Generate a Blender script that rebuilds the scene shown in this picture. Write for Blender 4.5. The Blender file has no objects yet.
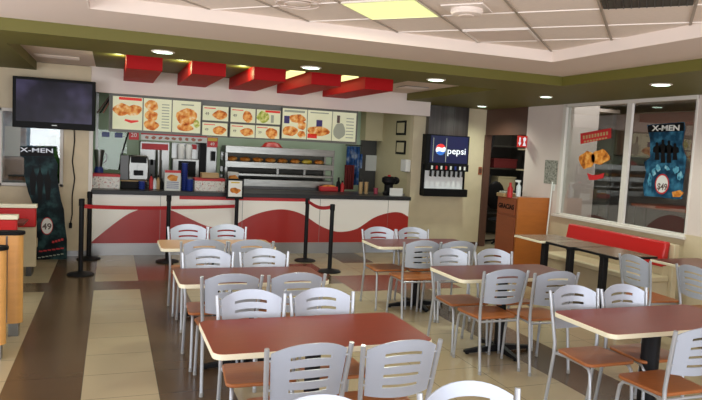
import bpy, bmesh, math, random
from mathutils import Vector, Matrix
random.seed(7)
S = bpy.context.scene
C = S.collection
PI = math.pi
# ---------------------------------------------------------------- camera
F = 639.0
CX, CY, H = 351.0, 200.0, 1.8
def nrm(v): return Vector(v).normalized()
_Y = nrm((112-CX, 136-CY, F))
_X = Vector((2050-CX, 235-CY, F)); _X = (_X-_Y*_X.dot(_Y)).normalized()
_Z = _Y.cross(_X)
if _Z.y > 0: _Z = -_Z
ROWS = (_X, _Y, _Z)
def ray(x, y):
    c = nrm((x-CX, y-CY, F)); return Vector([r.dot(c) for r in ROWS])
def pz(x, y, z=0.0):
    d = ray(x, y); return Vector((0, 0, H))+d*((z-H)/d.z)
def py(x, y, Y):
    d = ray(x, y); return Vector((0, 0, H))+d*(Y/d.y)
def px(x, y, X):
    d = ray(x, y); return Vector((0, 0, H))+d*(X/d.x)
cam = bpy.data.cameras.new('camera'); cam.lens = 36*F/702; cam.sensor_width = 36; cam.clip_start = .05
co = bpy.data.objects.new('camera', cam); C.objects.link(co)
right = Vector([r.x for r in ROWS]); dn = Vector([r.y for r in ROWS]); fw = Vector([r.z for r in ROWS])
M = Matrix.Identity(4)
for i in range(3): M[i][0] = right[i]; M[i][1] = -dn[i]; M[i][2] = -fw[i]
M.translation = Vector((0, 0, H)); co.matrix_world = M
S.camera = co
# ---------------------------------------------------------------- materials
def mat(name, col, rough=.5, metal=0, var=0, scale=6, bump=0, spec=None, emit=None, estr=0, stretch=None, coat=0):
    m = bpy.data.materials.new(name); m.use_nodes = True
    nt = m.node_tree; b = nt.nodes['Principled BSDF']
    c = (*col, 1)
    b.inputs['Base Color'].default_value = c
    b.inputs['Roughness'].default_value = rough
    b.inputs['Metallic'].default_value = metal
    if spec is not None: b.inputs['Specular IOR Level'].default_value = spec
    if coat: b.inputs['Coat Weight'].default_value = coat; b.inputs['Coat Roughness'].default_value = .12
    if emit: b.inputs['Emission Color'].default_value = (*emit, 1); b.inputs['Emission Strength'].default_value = estr
    if var or bump:
        tc = nt.nodes.new('ShaderNodeTexCoord'); mp = nt.nodes.new('ShaderNodeMapping')
        if stretch: mp.inputs['Scale'].default_value = stretch
        nz = nt.nodes.new('ShaderNodeTexNoise'); nz.inputs['Scale'].default_value = scale; nz.inputs['Detail'].default_value = 5
        nt.links.new(tc.outputs['Object'], mp.inputs[0]); nt.links.new(mp.outputs[0], nz.inputs['Vector'])
        if var:
            mx = nt.nodes.new('ShaderNodeMix'); mx.data_type = 'RGBA'
            mx.inputs[6].default_value = (*[max(0, k*(1-var)) for k in col], 1); mx.inputs[7].default_value = (*[min(1, k*(1+var)) for k in col], 1)
            nt.links.new(nz.outputs['Fac'], mx.inputs[0]); nt.links.new(mx.outputs[2], b.inputs['Base Color'])
        if bump:
            bp = nt.nodes.new('ShaderNodeBump'); bp.inputs['Strength'].default_value = bump; bp.inputs['Distance'].default_value = .01
            nt.links.new(nz.outputs['Fac'], bp.inputs['Height']); nt.links.new(bp.outputs[0], b.inputs['Normal'])
    return m
def speckle(name, cols, scale, rough=.5, estr=0, detail=3, emitmul=1, fresh=False):
    """patchy material: noise through a colour ramp (printed pictures, food, foliage)"""
    m = bpy.data.materials.new(name); m.use_nodes = True
    nt = m.node_tree; b = nt.nodes['Principled BSDF']; b.inputs['Roughness'].default_value = rough; b.inputs['Specular IOR Level'].default_value = .15
    tc = nt.nodes.new('ShaderNodeTexCoord'); nz = nt.nodes.new('ShaderNodeTexNoise')
    nz.inputs['Scale'].default_value = scale; nz.inputs['Detail'].default_value = detail
    cr = nt.nodes.new('ShaderNodeValToRGB'); el = cr.color_ramp.elements
    n = len(cols)
    el[0].position = .3; el[0].color = (*cols[0], 1); el[1].position = .7; el[1].color = (*cols[-1], 1)
    for i in range(1, n-1):
        e = el.new(.3+.4*i/(n-1)); e.color = (*cols[i], 1)
    nt.links.new(tc.outputs['Object'], nz.inputs['Vector']); nt.links.new(nz.outputs['Fac'], cr.inputs[0])
    nt.links.new(cr.outputs[0], b.inputs['Base Color'])
    if estr:
        nt.links.new(cr.outputs[0], b.inputs['Emission Color']); b.inputs['Emission Strength'].default_value = estr
    return m
def glassmat(name, tint=(1, 1, 1), refl=.12):
    m = bpy.data.materials.new(name); m.use_nodes = True; nt = m.node_tree
    nt.nodes.remove(nt.nodes['Principled BSDF'])
    out = nt.nodes['Material Output']
    tr = nt.nodes.new('ShaderNodeBsdfTransparent'); tr.inputs[0].default_value = (*tint, 1)
    gl = nt.nodes.new('ShaderNodeBsdfGlossy'); gl.inputs['Roughness'].default_value = .02
    fr = nt.nodes.new('ShaderNodeLayerWeight'); fr.inputs[0].default_value = .5
    pw = nt.nodes.new('ShaderNodeMath'); pw.operation = 'POWER'; pw.inputs[1].default_value = 5; nt.links.new(fr.outputs['Facing'], pw.inputs[0])
    ad = nt.nodes.new('ShaderNodeMath'); ad.operation = 'ADD'; ad.inputs[1].default_value = refl*.6
    mx = nt.nodes.new('ShaderNodeMixShader')
    nt.links.new(pw.outputs[0], ad.inputs[0]); nt.links.new(ad.outputs[0], mx.inputs[0])
    nt.links.new(tr.outputs[0], mx.inputs[1]); nt.links.new(gl.outputs[0], mx.inputs[2]); nt.links.new(mx.outputs[0], out.inputs[0])
    return m
M = {}
M['wall'] = mat('plaster_warm_white', (.70, .60, .55), .8, var=.05, scale=3)
M['wain'] = mat('tan_stone_panel', (.62, .51, .35), .55, var=.13, scale=5)
M['ceil'] = mat('ceiling_plaster', (.76, .63, .56), .85)
M['cove'] = mat('ceiling_white_edge', (.86, .74, .67), .8)
M['tile'] = mat('ceiling_tile', (.86, .74, .66), .9, var=.06, scale=30)
M['tbar'] = mat('ceiling_runner_shaded', (.40, .33, .27), .5)  # white bars toned darker, shade from their depth put into the colour
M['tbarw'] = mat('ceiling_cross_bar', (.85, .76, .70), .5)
M['green'] = mat('olive_paint', (.135, .118, .016), .6)
M['red'] = mat('red_lacquer', (.44, .004, .006), .6, spec=.2)
M['fascia'] = mat('fascia_white', (.80, .70, .66), .7)
M['column'] = mat('column_stone', (.64, .55, .38), .6, var=.12, scale=4)
M['kwall'] = mat('kitchen_green_tile', (.40, .52, .38), .35, var=.08, scale=3)
M['kbeige'] = mat('kitchen_beige', (.58, .52, .33), .6, var=.05)
M['steel'] = mat('brushed_steel', (.24, .24, .225), .28, 1, var=.35, scale=3, stretch=(1.5, 1, 8))
M['steel2'] = mat('satin_steel', (.22, .22, .21), .3, .95)
M['hoodsteel'] = mat('dark_brushed_steel', (.13, .12, .12), .3, .9, var=.5, scale=3, stretch=(4, 1, .1))
M['dsteel'] = mat('dark_steel', (.08, .08, .08), .4, .7)
M['black'] = mat('black_plastic', (.008, .008, .009), .45, spec=.1)
M['bmetal'] = mat('black_metal', (.008, .008, .010), .5, 0, spec=.2)
M['chair'] = mat('silver_grey_plastic', (.43, .47, .56), .38, .2, coat=.2)
M['tube'] = mat('silver_paint_tube', (.44, .46, .50), .35, .5)
M['glide'] = mat('foot_glide', (.30, .30, .29), .5)
M['seat'] = mat('varnished_beech', (.36, .115, .032), .38, var=.22, scale=9, stretch=(1, 8, 1), coat=.15)
M['top_brown'] = mat('mahogany_laminate', (.125, .024, .016), .28, spec=.25, var=.2, scale=7, stretch=(1, 6, 1))
M['top_red'] = mat('cherry_laminate', (.23, .030, .013), .3, spec=.25, var=.15, scale=7, stretch=(1, 6, 1))
M['top_tan'] = mat('amber_laminate', (.42, .22, .10), .28, var=.15, scale=7, stretch=(1, 6, 1))
M['cream'] = mat('cream_edge', (.80, .74, .56), .45)
M['wood'] = mat('orange_wood_panel', (.42, .125, .022), .35, var=.16, scale=5, stretch=(1, 1, 5))
M['woodd'] = mat('brown_wood_panel', (.30, .08, .03), .4, var=.15, scale=5, stretch=(1, 1, 5))
M['woodb'] = mat('pale_booth_wood', (.70, .36, .11), .4, var=.12, scale=5, stretch=(1, 1, 6))
M['redv'] = mat('red_vinyl', (.50, .008, .008), .4, coat=.2)
M['beige'] = mat('beige_bench', (.56, .46, .30), .5, var=.08)
M['white'] = mat('white_laminate', (.90, .87, .83), .3)
M['wave'] = mat('brick_red_laminate', (.36, .018, .014), .3)
M['ctop'] = mat('black_counter_top', (.022, .023, .026), .35, spec=.25)
M['kick'] = mat('steel_kick_plate', (.32, .32, .32), .35, .85, var=.1, scale=2)
M['alu'] = mat('white_window_frame', (.70, .65, .60), .4)
M['glass'] = glassmat('window_glass', (.84, .85, .82), .20)
M['glassk'] = glassmat('sneeze_glass', (.88, .92, .88), .05)
M['screen'] = speckle('tv_screen_reflections', [(.008, .007, .014), (.02, .017, .035), (.07, .06, .13)], 2.2, .25, estr=.2, detail=2)  # pale purple reflection patches painted into the screen, with a faint glow
M['dimglow'] = mat('dim_tube_cover', (.5, .55, .2), .5, emit=(.62, .75, .22), estr=.8)
M['walltop'] = mat('grey_brown_laminate', (.20, .13, .085), .25, var=.1)
M['frame_grey'] = mat('grey_board_frame', (.20, .20, .18), .5, .3)
M['spl'] = mat('white_splash_panel', (.85, .87, .9), .4)
M['lamp'] = mat('lamp_glow', (.8, 1, .85), .5, emit=(.72, 1, .82), estr=5)
M['panel_light'] = mat('fluorescent_diffuser', (.6, .65, .35), .5, emit=(.84, .92, .36), estr=1.0)
M['glow'] = mat('fluorescent_tube_cover', (.9, .9, .5), .5, emit=(1, .92, .40), estr=1.25)
M['belt'] = mat('red_belt', (.42, .012, .02), .6)
M['paper'] = mat('paper', (.62, .64, .62), .7)
M['paper_dim'] = mat('old_paper', (.42, .44, .36), .7)
M['blue'] = mat('blue_plastic', (.015, .035, .22), .35)
M['redp'] = mat('red_print', (.50, .015, .02), .5)
M['orange'] = speckle('fried_chicken_print', [(.20, .05, .01), (.60, .20, .03), (.80, .45, .13)], 11)
M['poster'] = speckle('blue_poster_print', [(.004, .012, .025), (.010, .06, .12), (.05, .20, .32)], 7)
M['standee'] = speckle('dark_teal_print', [(.001, .002, .003), (.003, .012, .016), (.03, .08, .085)], 6)
M['apron'] = speckle('blue_white_cloth', [(.01, .015, .03), (.02, .08, .25), (.4, .45, .5)], 5)
M['darkred'] = mat('dark_red_cloth', (.14, .012, .012), .8)
M['splash'] = speckle('pale_blue_print', [(.01, .08, .16), (.12, .38, .52), (.4, .6, .65)], 14)
M['added_wall'] = speckle('added_patchy_blue_wall', [(.05, .08, .12), (.22, .32, .42), (.6, .68, .72)], 2.6, .8)  # random pale and dark patches standing in for the blurred window view
M['spots2'] = speckle('grey_notice_print', [(.10, .10, .08), (.30, .30, .26), (.42, .41, .36)], 30)
M['exit'] = mat('exit_sign_red', (.62, .03, .02), .4, emit=(.7, .03, .02), estr=.25)
M['whitep'] = mat('white_print', (.75, .75, .72), .5)
M['yellow'] = mat('yellow_print', (.6, .42, .03), .5)
M['terrain'] = mat('pavement_outside', (.3, .3, .28), .8)
M['leaf'] = speckle('leaf_green', [(.02, .06, .01), (.1, .22, .04)], 12)
M['bigbrown'] = mat('brown_bulkhead', (.085, .042, .022), .6)
M['screenA'] = speckle('menu_cream', [(.70, .74, .50), (.82, .82, .62)], 2, .5, estr=.22)
M['mfood'] = speckle('menu_food', [(.22, .04, .006), (.60, .16, .03), (.80, .42, .12), (.85, .72, .5)], 11, .5, estr=.22)
M['mgreen'] = speckle('menu_green_food', [(.1, .2, .02), (.45, .5, .1), (.8, .75, .4)], 18, .5, estr=.22)
M['mred'] = mat('menu_red', (.65, .02, .01), .5, emit=(.65, .02, .01), estr=.3)
M['mblue'] = mat('menu_blue', (.03, .02, .12), .5, emit=(.03, .02, .12), estr=.3)
M['mtext'] = mat('menu_text', (.35, .38, .3), .5, emit=(.35, .38, .3), estr=.15)
M['mink'] = mat('menu_ink', (.12, .08, .07), .5)
M['pepsib'] = mat('navy_backlit_panel', (.005, .007, .03), .3, emit=(.004, .008, .05), estr=.7)
M['pwhite'] = mat('sign_white', (.85, .88, .92), .4, emit=(.8, .85, .95), estr=.5)
M['pred'] = mat('sign_red', (.7, .03, .03), .4, emit=(.7, .03, .03), estr=.4)
M['pblue'] = mat('sign_blue', (.03, .15, .55), .4, emit=(.03, .15, .55), estr=.4)
M['bottle'] = mat('translucent_white_plastic', (.6, .65, .68), .3)
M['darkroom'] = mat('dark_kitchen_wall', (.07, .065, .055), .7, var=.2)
M['hood'] = mat('dark_wood_header', (.10, .045, .03), .5)
M['tanfood'] = mat('tan_cup', (.45, .3, .14), .6)
M['pink'] = mat('pink_cup', (.4, .06, .1), .5)
# pattern of small marks for the printed boxes
M['spots'] = speckle('white_box_print', [(.45, .12, .12), (.72, .70, .66), (.76, .74, .70), (.35, .33, .35)], 30)

def floor_material(name, base, var):
    m = mat(name, base, .23, 0, spec=.38)
    nt = m.node_tree; b = nt.nodes['Principled BSDF']
    geo = nt.nodes.new('ShaderNodeNewGeometry'); sep = nt.nodes.new('ShaderNodeSeparateXYZ'); nt.links.new(geo.outputs['Position'], sep.inputs[0])
    def edge(sock, off, per, w):
        a = nt.nodes.new('ShaderNodeMath'); a.operation = 'SUBTRACT'; nt.links.new(sock, a.inputs[0]); a.inputs[1].default_value = off
        q = nt.nodes.new('ShaderNodeMath'); q.operation = 'PINGPONG'; nt.links.new(a.outputs[0], q.inputs[0]); q.inputs[1].default_value = per/2
        l = nt.nodes.new('ShaderNodeMath'); l.operation = 'LESS_THAN'; nt.links.new(q.outputs[0], l.inputs[0]); l.inputs[1].default_value = w
        return l
    e1 = edge(sep.outputs[0], -.167, .515, .0028); e2 = edge(sep.outputs[1], 4.566, .4743, .0032)
    mx = nt.nodes.new('ShaderNodeMath'); mx.operation = 'MAXIMUM'; nt.links.new(e1.outputs[0], mx.inputs[0]); nt.links.new(e2.outputs[0], mx.inputs[1])
    nz = nt.nodes.new('ShaderNodeTexNoise'); nz.inputs['Scale'].default_value = 2.2; nz.inputs['Detail'].default_value = 6; nt.links.new(geo.outputs['Position'], nz.inputs['Vector'])
    m1 = nt.nodes.new('ShaderNodeMix'); m1.data_type = 'RGBA'; nt.links.new(nz.outputs['Fac'], m1.inputs[0])
    m1.inputs[6].default_value = (*[k*(1-var) for k in base], 1); m1.inputs[7].default_value = (*[k*(1+var) for k in base], 1)
    m2 = nt.nodes.new('ShaderNodeMix'); m2.data_type = 'RGBA'; nt.links.new(mx.outputs[0], m2.inputs[0])
    nt.links.new(m1.outputs[2], m2.inputs[6]); m2.inputs[7].default_value = (*[k*.45 for k in base], 1)
    nt.links.new(m2.outputs[2], b.inputs['Base Color'])
    rr = nt.nodes.new('ShaderNodeMapRange'); nt.links.new(nz.outputs['Fac'], rr.inputs[0]); rr.inputs[3].default_value = .18; rr.inputs[4].default_value = .26
    nt.links.new(rr.outputs[0], b.inputs['Roughness'])
    return m
M['f_light'] = floor_material('floor_cream_tile', (.385, .315, .205), .10)
M['f_brown'] = floor_material('floor_brown_tile', (.095, .058, .032), .15)
M['f_red'] = floor_material('floor_brick_tile', (.20, .06, .04), .15)

# ---------------------------------------------------------------- mesh helpers
class MB:
    def __init__(s): s.v = []; s.f = []; s.mi = []; s.cur = 0
    def add(s, vs, fs):
        o = len(s.v); s.v += [Vector(v) for v in vs]; s.f += [tuple(i+o for i in f) for f in fs]; s.mi += [s.cur]*len(fs); return s
    def box(s, x0, y0, z0, x1, y1, z1):
        if x0 > x1: x0, x1 = x1, x0
        if y0 > y1: y0, y1 = y1, y0
        if z0 > z1: z0, z1 = z1, z0
        return s.add([(x0, y0, z0), (x1, y0, z0), (x1, y1, z0), (x0, y1, z0), (x0, y0, z1), (x1, y0, z1), (x1, y1, z1), (x0, y1, z1)],
                     [(0, 3, 2, 1), (4, 5, 6, 7), (0, 1, 5, 4), (1, 2, 6, 5), (2, 3, 7, 6), (3, 0, 4, 7)])
    def tube(s, pts, r, n=8, caps=True):
        pts = [Vector(p) for p in pts]; rs = r if isinstance(r, (list, tuple)) else [r]*len(pts)
        rings = []; up = None
        for i, p in enumerate(pts):
            d = ((pts[min(i+1, len(pts)-1)]-pts[max(i-1, 0)])).normalized()
            a = Vector((0, 0, 1)) if abs(d.z) < .9 else Vector((1, 0, 0))
            if up is not None: a = up
            u = (a-d*a.dot(d)).normalized(); w = d.cross(u); up = u
            rings.append([p+(u*math.cos(2*PI*k/n)+w*math.sin(2*PI*k/n))*rs[i] for k in range(n)])
        vs = [v for r_ in rings for v in r_]; fs = []
        for i in range(len(pts)-1):
            for k in range(n):
                a = i*n+k; b = i*n+(k+1) % n; fs.append((a, b, b+n, a+n))
        if caps: fs.append(tuple(reversed(range(n)))); fs.append(tuple(range((len(pts)-1)*n, len(pts)*n)))
        return s.add(vs, fs)
    def cyl(s, x, y, z0, z1, r, n=24, r2=None): return s.tube([(x, y, z0), (x, y, z1)], [r, r if r2 is None else r2], n)
    def lathe(s, x, y, prof, n=24):
        vs = []; fs = []
        for (r, z) in prof: vs += [(x+r*math.cos(2*PI*k/n), y+r*math.sin(2*PI*k/n), z) for k in range(n)]
        for i in range(len(prof)-1):
            for k in range(n):
                a = i*n+k; b = i*n+(k+1) % n; fs.append((a, b, b+n, a+n))
        fs.append(tuple(reversed(range(n)))); fs.append(tuple(range((len(prof)-1)*n, len(prof)*n)))
        return s.add(vs, fs)
    def prism(s, poly, axis, a, b):
        """poly of 2-D points extruded along axis from a to b"""
        n = len(poly)
        def P(p, t):
            if axis == 'z': return (p[0], p[1], t)
            if axis == 'y': return (p[0], t, p[1])
            return (t, p[0], p[1])
        vs = [P(p, a) for p in poly]+[P(p, b) for p in poly]
        fs = [tuple(range(n)), tuple(reversed(range(n, 2*n)))]+[(i, i+n, (i+1) % n+n, (i+1) % n) for i in range(n)]
        return s.add(vs, fs)
    def ell(s, c, r, n=12, m=8, jit=0):
        vs = []; fs = []
        for i in range(m+1):
            th = PI*i/m
            for k in range(n):
                ph = 2*PI*k/n; j = 1+(random.random()-.5)*jit
                vs.append((c[0]+r[0]*math.sin(th)*math.cos(ph)*j, c[1]+r[1]*math.sin(th)*math.sin(ph)*j, c[2]+r[2]*math.cos(th)*j))
        for i in range(m):
            for k in range(n):
                a = i*n+k; b = i*n+(k+1) % n; fs.append((a, a+n, b+n, b))
        return s.add(vs, fs)
    def build(s, name, m, parent=None, bev=0, seg=2, smooth=True, ang=35):
        me = bpy.data.meshes.new(name)
        if parent is None:
            xs = [v.x for v in s.v]; ys = [v.y for v in s.v]; zs = [v.z for v in s.v]
            org = Vector(((min(xs)+max(xs))/2, (min(ys)+max(ys))/2, min(zs)))
        else:
            org = wloc(parent)
        me.from_pydata([v-org for v in s.v], [], s.f)
        ms = m if isinstance(m, (list, tuple)) else [m]
        for k in ms: me.materials.append(M[k])
        for p, i in zip(me.polygons, s.mi): p.material_index = i
        bm = bmesh.new(); bm.from_mesh(me)
        bmesh.ops.remove_doubles(bm, verts=bm.verts, dist=1e-6)
        bmesh.ops.recalc_face_normals(bm, faces=bm.faces); bm.to_mesh(me); bm.free()
        if smooth:
            for p in me.polygons: p.use_smooth = True
            me.set_sharp_from_angle(angle=math.radians(ang))
        o = bpy.data.objects.new(name, me); C.objects.link(o)
        if parent is not None: o.parent = parent
        else: o.location = org
        if bev:
            b = o.modifiers.new('bevel', 'BEVEL'); b.width = bev; b.segments = seg; b.limit_method = 'ANGLE'
        return o
def wloc(o):
    v = Vector((0, 0, 0))
    while o is not None: v = v+o.location; o = o.parent
    return v
def tag(o, label=None, cat=None, group=None, kind=None):
    if label: o['label'] = label
    if cat: o['category'] = cat
    if group: o['group'] = group
    if kind: o['kind'] = kind
    return o
def root(name, loc, label, cat, group=None):
    o = bpy.data.objects.new(name, None); o.empty_display_size = .1; C.objects.link(o); o.location = loc
    return tag(o, label, cat, group)
def struct(o): o['kind'] = 'structure'; return o
def box(name, m, b, parent=None, bev=0): return MB().box(*b).build(name, m, parent, bev)
def copy_tree(o, parent=None):
    c = o.copy(); C.objects.link(c); c.parent = parent
    for ch in [q for q in bpy.data.objects if q.parent == o]: copy_tree(ch, c)
    return c
def text(name, body, size, loc, rotz, m, parent=None, depth=.003, squash=1.0, tilt=PI/2, bold=0.0):
    cu = bpy.data.curves.new(name, 'FONT'); cu.body = body; cu.size = size; cu.extrude = depth; cu.align_x = 'CENTER'; cu.align_y = 'CENTER'; cu.offset = bold
    cu.resolution_u = 3
    t = bpy.data.objects.new(name+'_tmp', cu); C.objects.link(t)
    bpy.context.view_layer.update()
    me = bpy.data.meshes.new_from_object(t.evaluated_get(bpy.context.evaluated_depsgraph_get()))
    bpy.data.objects.remove(t); bpy.data.curves.remove(cu)
    T = Matrix.Translation(Vector(loc)) @ Matrix.Rotation(rotz, 4, 'Z') @ Matrix.Rotation(tilt, 4, 'X') @ Matrix.Diagonal((squash, 1, 1, 1))
    org = wloc(parent) if parent else Vector((0, 0, 0))
    me.transform(Matrix.Translation(-org) @ T)
    me.name = name; me.materials.clear(); me.materials.append(M[m])
    o = bpy.data.objects.new(name, me); C.objects.link(o); o.parent = parent
    return o
def blob(cx, cz, rx, rz, n=18, jit=.18, seed=0):
    r = random.Random(seed); ph = [r.random()*6.28 for _ in range(3)]
    return [(cx+rx*math.cos(t)*(1+jit*math.sin(2*t+ph[0])+jit*.6*math.sin(3*t+ph[1])), cz+rz*math.sin(t)*(1+jit*math.sin(2*t+ph[2])+jit*.5*math.sin(5*t+ph[1]))) for t in [2*PI*k/n for k in range(n)]]

# ---------------------------------------------------------------- key dimensions
ZG = 2.68      # underside of olive soffit
ZC = 2.79      # plaster ceiling round the tile field
ZT = 2.90      # tile field
ZR = 2.80      # recess ceiling over the counter
XW = 6.83      # right wall
YC = 10.2      # counter front
YK = 12.6      # kitchen back wall
# ---------------------------------------------------------------- floor
mb = MB()
gx = [-.167+.515*k for k in range(-9, 20)]; gy = [4.566+.4743*k for k in range(-16, 22)]
for i in range(len(gx)-1):
    for j in range(len(gy)-1):
        x0, x1, y0, y1 = gx[i], gx[i+1], gy[j], gy[j+1]
        k = i-9; r = j-16
        mi = 0
        if k in (-1, 1, 7, 11): mi = 1
        if r == 7: mi = 1
        if k >= 1 and r in (8, 9) and k < 6: mi = 2
        if k in (3, 5) and r in (8, 9): mi = 2
        if k in (6, 7, 8) and r in (6, 7): mi = 2
        if k == 4 and r == 9: mi = 0
        if r in (8, 9) and k in (7, 8): mi = 0
        mb.cur = mi
        mb.add([(x0, y0, 0), (x1, y0, 0), (x1, y1, 0), (x0, y1, 0)], [(0, 1, 2, 3)])
fl = mb.build('floor', ['f_light', 'f_brown', 'f_red'], smooth=False); struct(fl)
# ---------------------------------------------------------------- ceiling
struct(MB().box(-3.2, -2.6, ZT, 6.9, 7.4, ZT+.06).build('ceiling', 'tile', smooth=False))
CXw, CYw = 4.24, 5.56         # inner corner of the recessed tile field
GX, GY, GYB = 5.08, 6.45, 7.40
# plaster ring
mb = MB()
mb.box(-3.2, CYw, ZC, 6.83, GY+.02, ZC+.108); mb.box(CXw, -2.6, ZC, 6.83, CYw, ZC+.108); mb.box(-3.2, -2.6, ZC, -.185, CYw, ZC+.108)
struct(mb.build('ceiling_plaster_ring', 'ceil', smooth=False))
mb = MB()
mb.box(-.185, CYw-.012, ZC-.001, CXw, CYw, ZT); mb.box(CXw-.012, -2.6, ZC-.001, CXw, CYw-.012, ZT); mb.box(-.197, -2.6, ZC-.001, -.185, CYw, ZT)
struct(mb.build('trim_1', 'cove', smooth=False))
# olive soffit
mb = MB()
mb.box(-3.2, GY, ZG, GX, GYB, ZC+.1)
mb.box(GX, -2.6, ZG, XW, 10.85, ZC+.1)
mb.box(4.80, GYB, ZG, GX, 10.85, ZC+.1)
mb.box(-3.2, GYB, ZG, -1.02, 10.3, ZC+.1)
struct(mb.build('ceiling_olive_soffit', 'green', smooth=False))
struct(MB().box(-1.02, GYB, ZR, -.24, 10.3, ZR+.05).build('ceiling_by_television', 'ceil', smooth=False))
struct(MB().box(-.24, GYB, ZR, 3.95, 10.3, ZR+.05).build('ceiling_over_beams', 'green', smooth=False))
struct(MB().box(3.95, GYB, ZR, 4.80, 10.3, ZR+.05).build('ceiling_by_column', 'ceil', smooth=False))
# ceiling grid bars at 44 degrees
A = math.radians(44.3); U = Vector((math.cos(A), math.sin(A))); V = Vector((-math.sin(A), math.cos(A)))
def clip(p, d, x0, x1, y0, y1):
    t0, t1 = -99, 99
    for a in (0, 1):
        lo, hi = ((x0, x1), (y0, y1))[a]
        if abs(d[a]) < 1e-9: continue
        s, e = (lo-p[a])/d[a], (hi-p[a])/d[a]
        if s > e: s, e = e, s
        t0 = max(t0, s); t1 = min(t1, e)
    return (t0, t1) if t1-t0 > .05 else None
lp = [pz(*q, ZT) for q in ((372, 19), (434, 15), (412, 0), (352, 4))]
u0 = (Vector((lp[0].x, lp[0].y)).dot(U)+Vector((lp[1].x, lp[1].y)).dot(U))/2
v0 = Vector((pz(480, 43, ZT).x, pz(480, 43, ZT).y)).dot(V)
TS = .605
def grid(direc, other, off, name, m, w):
    mb = MB()
    for k in range(-14, 15):
        p = other*(off+k*TS); c = clip(p, direc, -.18, CXw-.015, -2.5, CYw-.015)
        if not c: continue
        a = p+direc*c[0]; b = p+direc*c[1]; n = Vector((-direc.y, direc.x))*w/2
        pts = [a+n, b+n, b-n, a-n]
        mb.add([(q.x, q.y, ZT-.008) for q in pts]+[(q.x, q.y, ZT-.0005) for q in pts], [(0, 1, 2, 3), (7, 6, 5, 4), (0, 4, 5, 1), (1, 5, 6, 2), (2, 6, 7, 3), (3, 7, 4, 0)])
    struct(mb.build(name, m, smooth=False))
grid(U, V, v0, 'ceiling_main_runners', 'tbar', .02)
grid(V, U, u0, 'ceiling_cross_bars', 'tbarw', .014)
def quad(cu, cv, hu, hv, z0, z1, mb):
    pts = [U*(cu+a*hu)+V*(cv+b*hv) for a, b in ((-1, -1), (1, -1), (1, 1), (-1, 1))]
    return mb.add([(q.x, q.y, z0) for q in pts]+[(q.x, q.y, z1) for q in pts], [(0, 1, 2, 3), (7, 6, 5, 4), (0, 4, 5, 1), (1, 5, 6, 2), (2, 6, 7, 3), (3, 7, 4, 0)])
lc = sum((Vector((p.x, p.y)) for p in lp[:2]), Vector((0, 0)))/2
lu, lv = u0-TS/2, v0+TS*(round((lc.dot(V)-v0)/TS-.5)+.5)
def cell(x, y):
    p = pz(x, y, ZT); p = Vector((p.x, p.y)); return (u0+TS*(math.floor((p.dot(U)-u0)/TS)+.5), v0+TS*(math.floor((p.dot(V)-v0)/TS)+.5))
cu_, cv_ = cell(394, 8)
c3 = U*cu_+V*cv_
t = root('ceiling_light', (c3.x, c3.y, ZT-.02), 'square yellow-green lit fluorescent panel set in the white tiled ceiling', 'ceiling light')
quad(cu_, cv_, .295, .295, ZT-.010, ZT-.002, MB()).build('diffuser', 'panel_light', t, smooth=False)
mb = MB()
for a, b in ((0, 1), (0, -1)): quad(cu_+a*.29, cv_+b*.297, .303, .006, ZT-.014, ZT-.001, mb)
for a in (1, -1): quad(cu_+a*.297, cv_, .006, .303, ZT-.014, ZT-.001, mb)
mb.build('frame', 'cream', t, smooth=False)
ku, kv = cell(500, 36); c3 = U*ku+V*kv
t = root('ceiling_vent', (c3.x, c3.y, ZT-.02), 'pale square air return panel in the tiled ceiling beside the round detector', 'ceiling vent')
quad(ku, kv, .27, .27, ZT-.012, ZT-.002, MB())  .build('grille', 'ceil', t, smooth=False)
mb = MB()
for b in (1, -1): quad(ku, kv+b*.28, .29, .012, ZT-.016, ZT-.001, mb); quad(ku+b*.28, kv, .012, .29, ZT-.016, ZT-.001, mb)
mb.build('frame', 'tbarw', t, smooth=False)
p = pz(467, 8, ZT)
t = root('ceiling_speaker', (p.x, p.y, ZT-.06), 'round white device on a square plate in the tiled ceiling', 'ceiling speaker')
quad(Vector((p.x, p.y)).dot(U), Vector((p.x, p.y)).dot(V), .16, .16, ZT-.012, ZT-.001, MB()).build('plate', 'tbarw', t, bev=.003)
MB().lathe(p.x, p.y, [(.12, ZT-.012), (.125, ZT-.03), (.11, ZT-.05), (.07, ZT-.058)], 28).build('rim', 'cove', t)
MB().lathe(p.x, p.y, [(.06, ZT-.058), (.055, ZT-.064)], 20).build('cone', 'ceil', t)
p = pz(298, 3, ZT)
t = root('round_diffuser', (p.x, p.y, ZT-.03), 'large round flat air diffuser ring on the ceiling tiles left of the lit panel', 'ceiling vent')
mb = MB()
for r in (.10, .17): mb.tube([(p.x+r*math.cos(a), p.y+r*math.sin(a), ZT-.010) for a in [2*PI*k/32 for k in range(33)]], .005, 6, False)
mb.build('ring', 'ceil', t)
MB().lathe(p.x, p.y, [(.09, ZT-.009), (.08, ZT-.012)], 28).build('disc', 'tile', t)
p = cell(655, -4)
c3 = U*p[0]+V*p[1]
t = root('return_grille', (c3.x, c3.y, ZT-.02), 'dark square open grille at the top right of the tiled ceiling', 'ceiling vent')
quad(p[0], p[1], .285, .285, ZT-.010, ZT-.002, MB()).build('opening', 'darkroom', t, smooth=False)
mb = MB()
for k in range(-5, 6): quad(p[0], p[1]+k*.05, .28, .004, ZT-.015, ZT-.010, mb)
mb.build('slat', 'dsteel', t, smooth=False)
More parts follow.
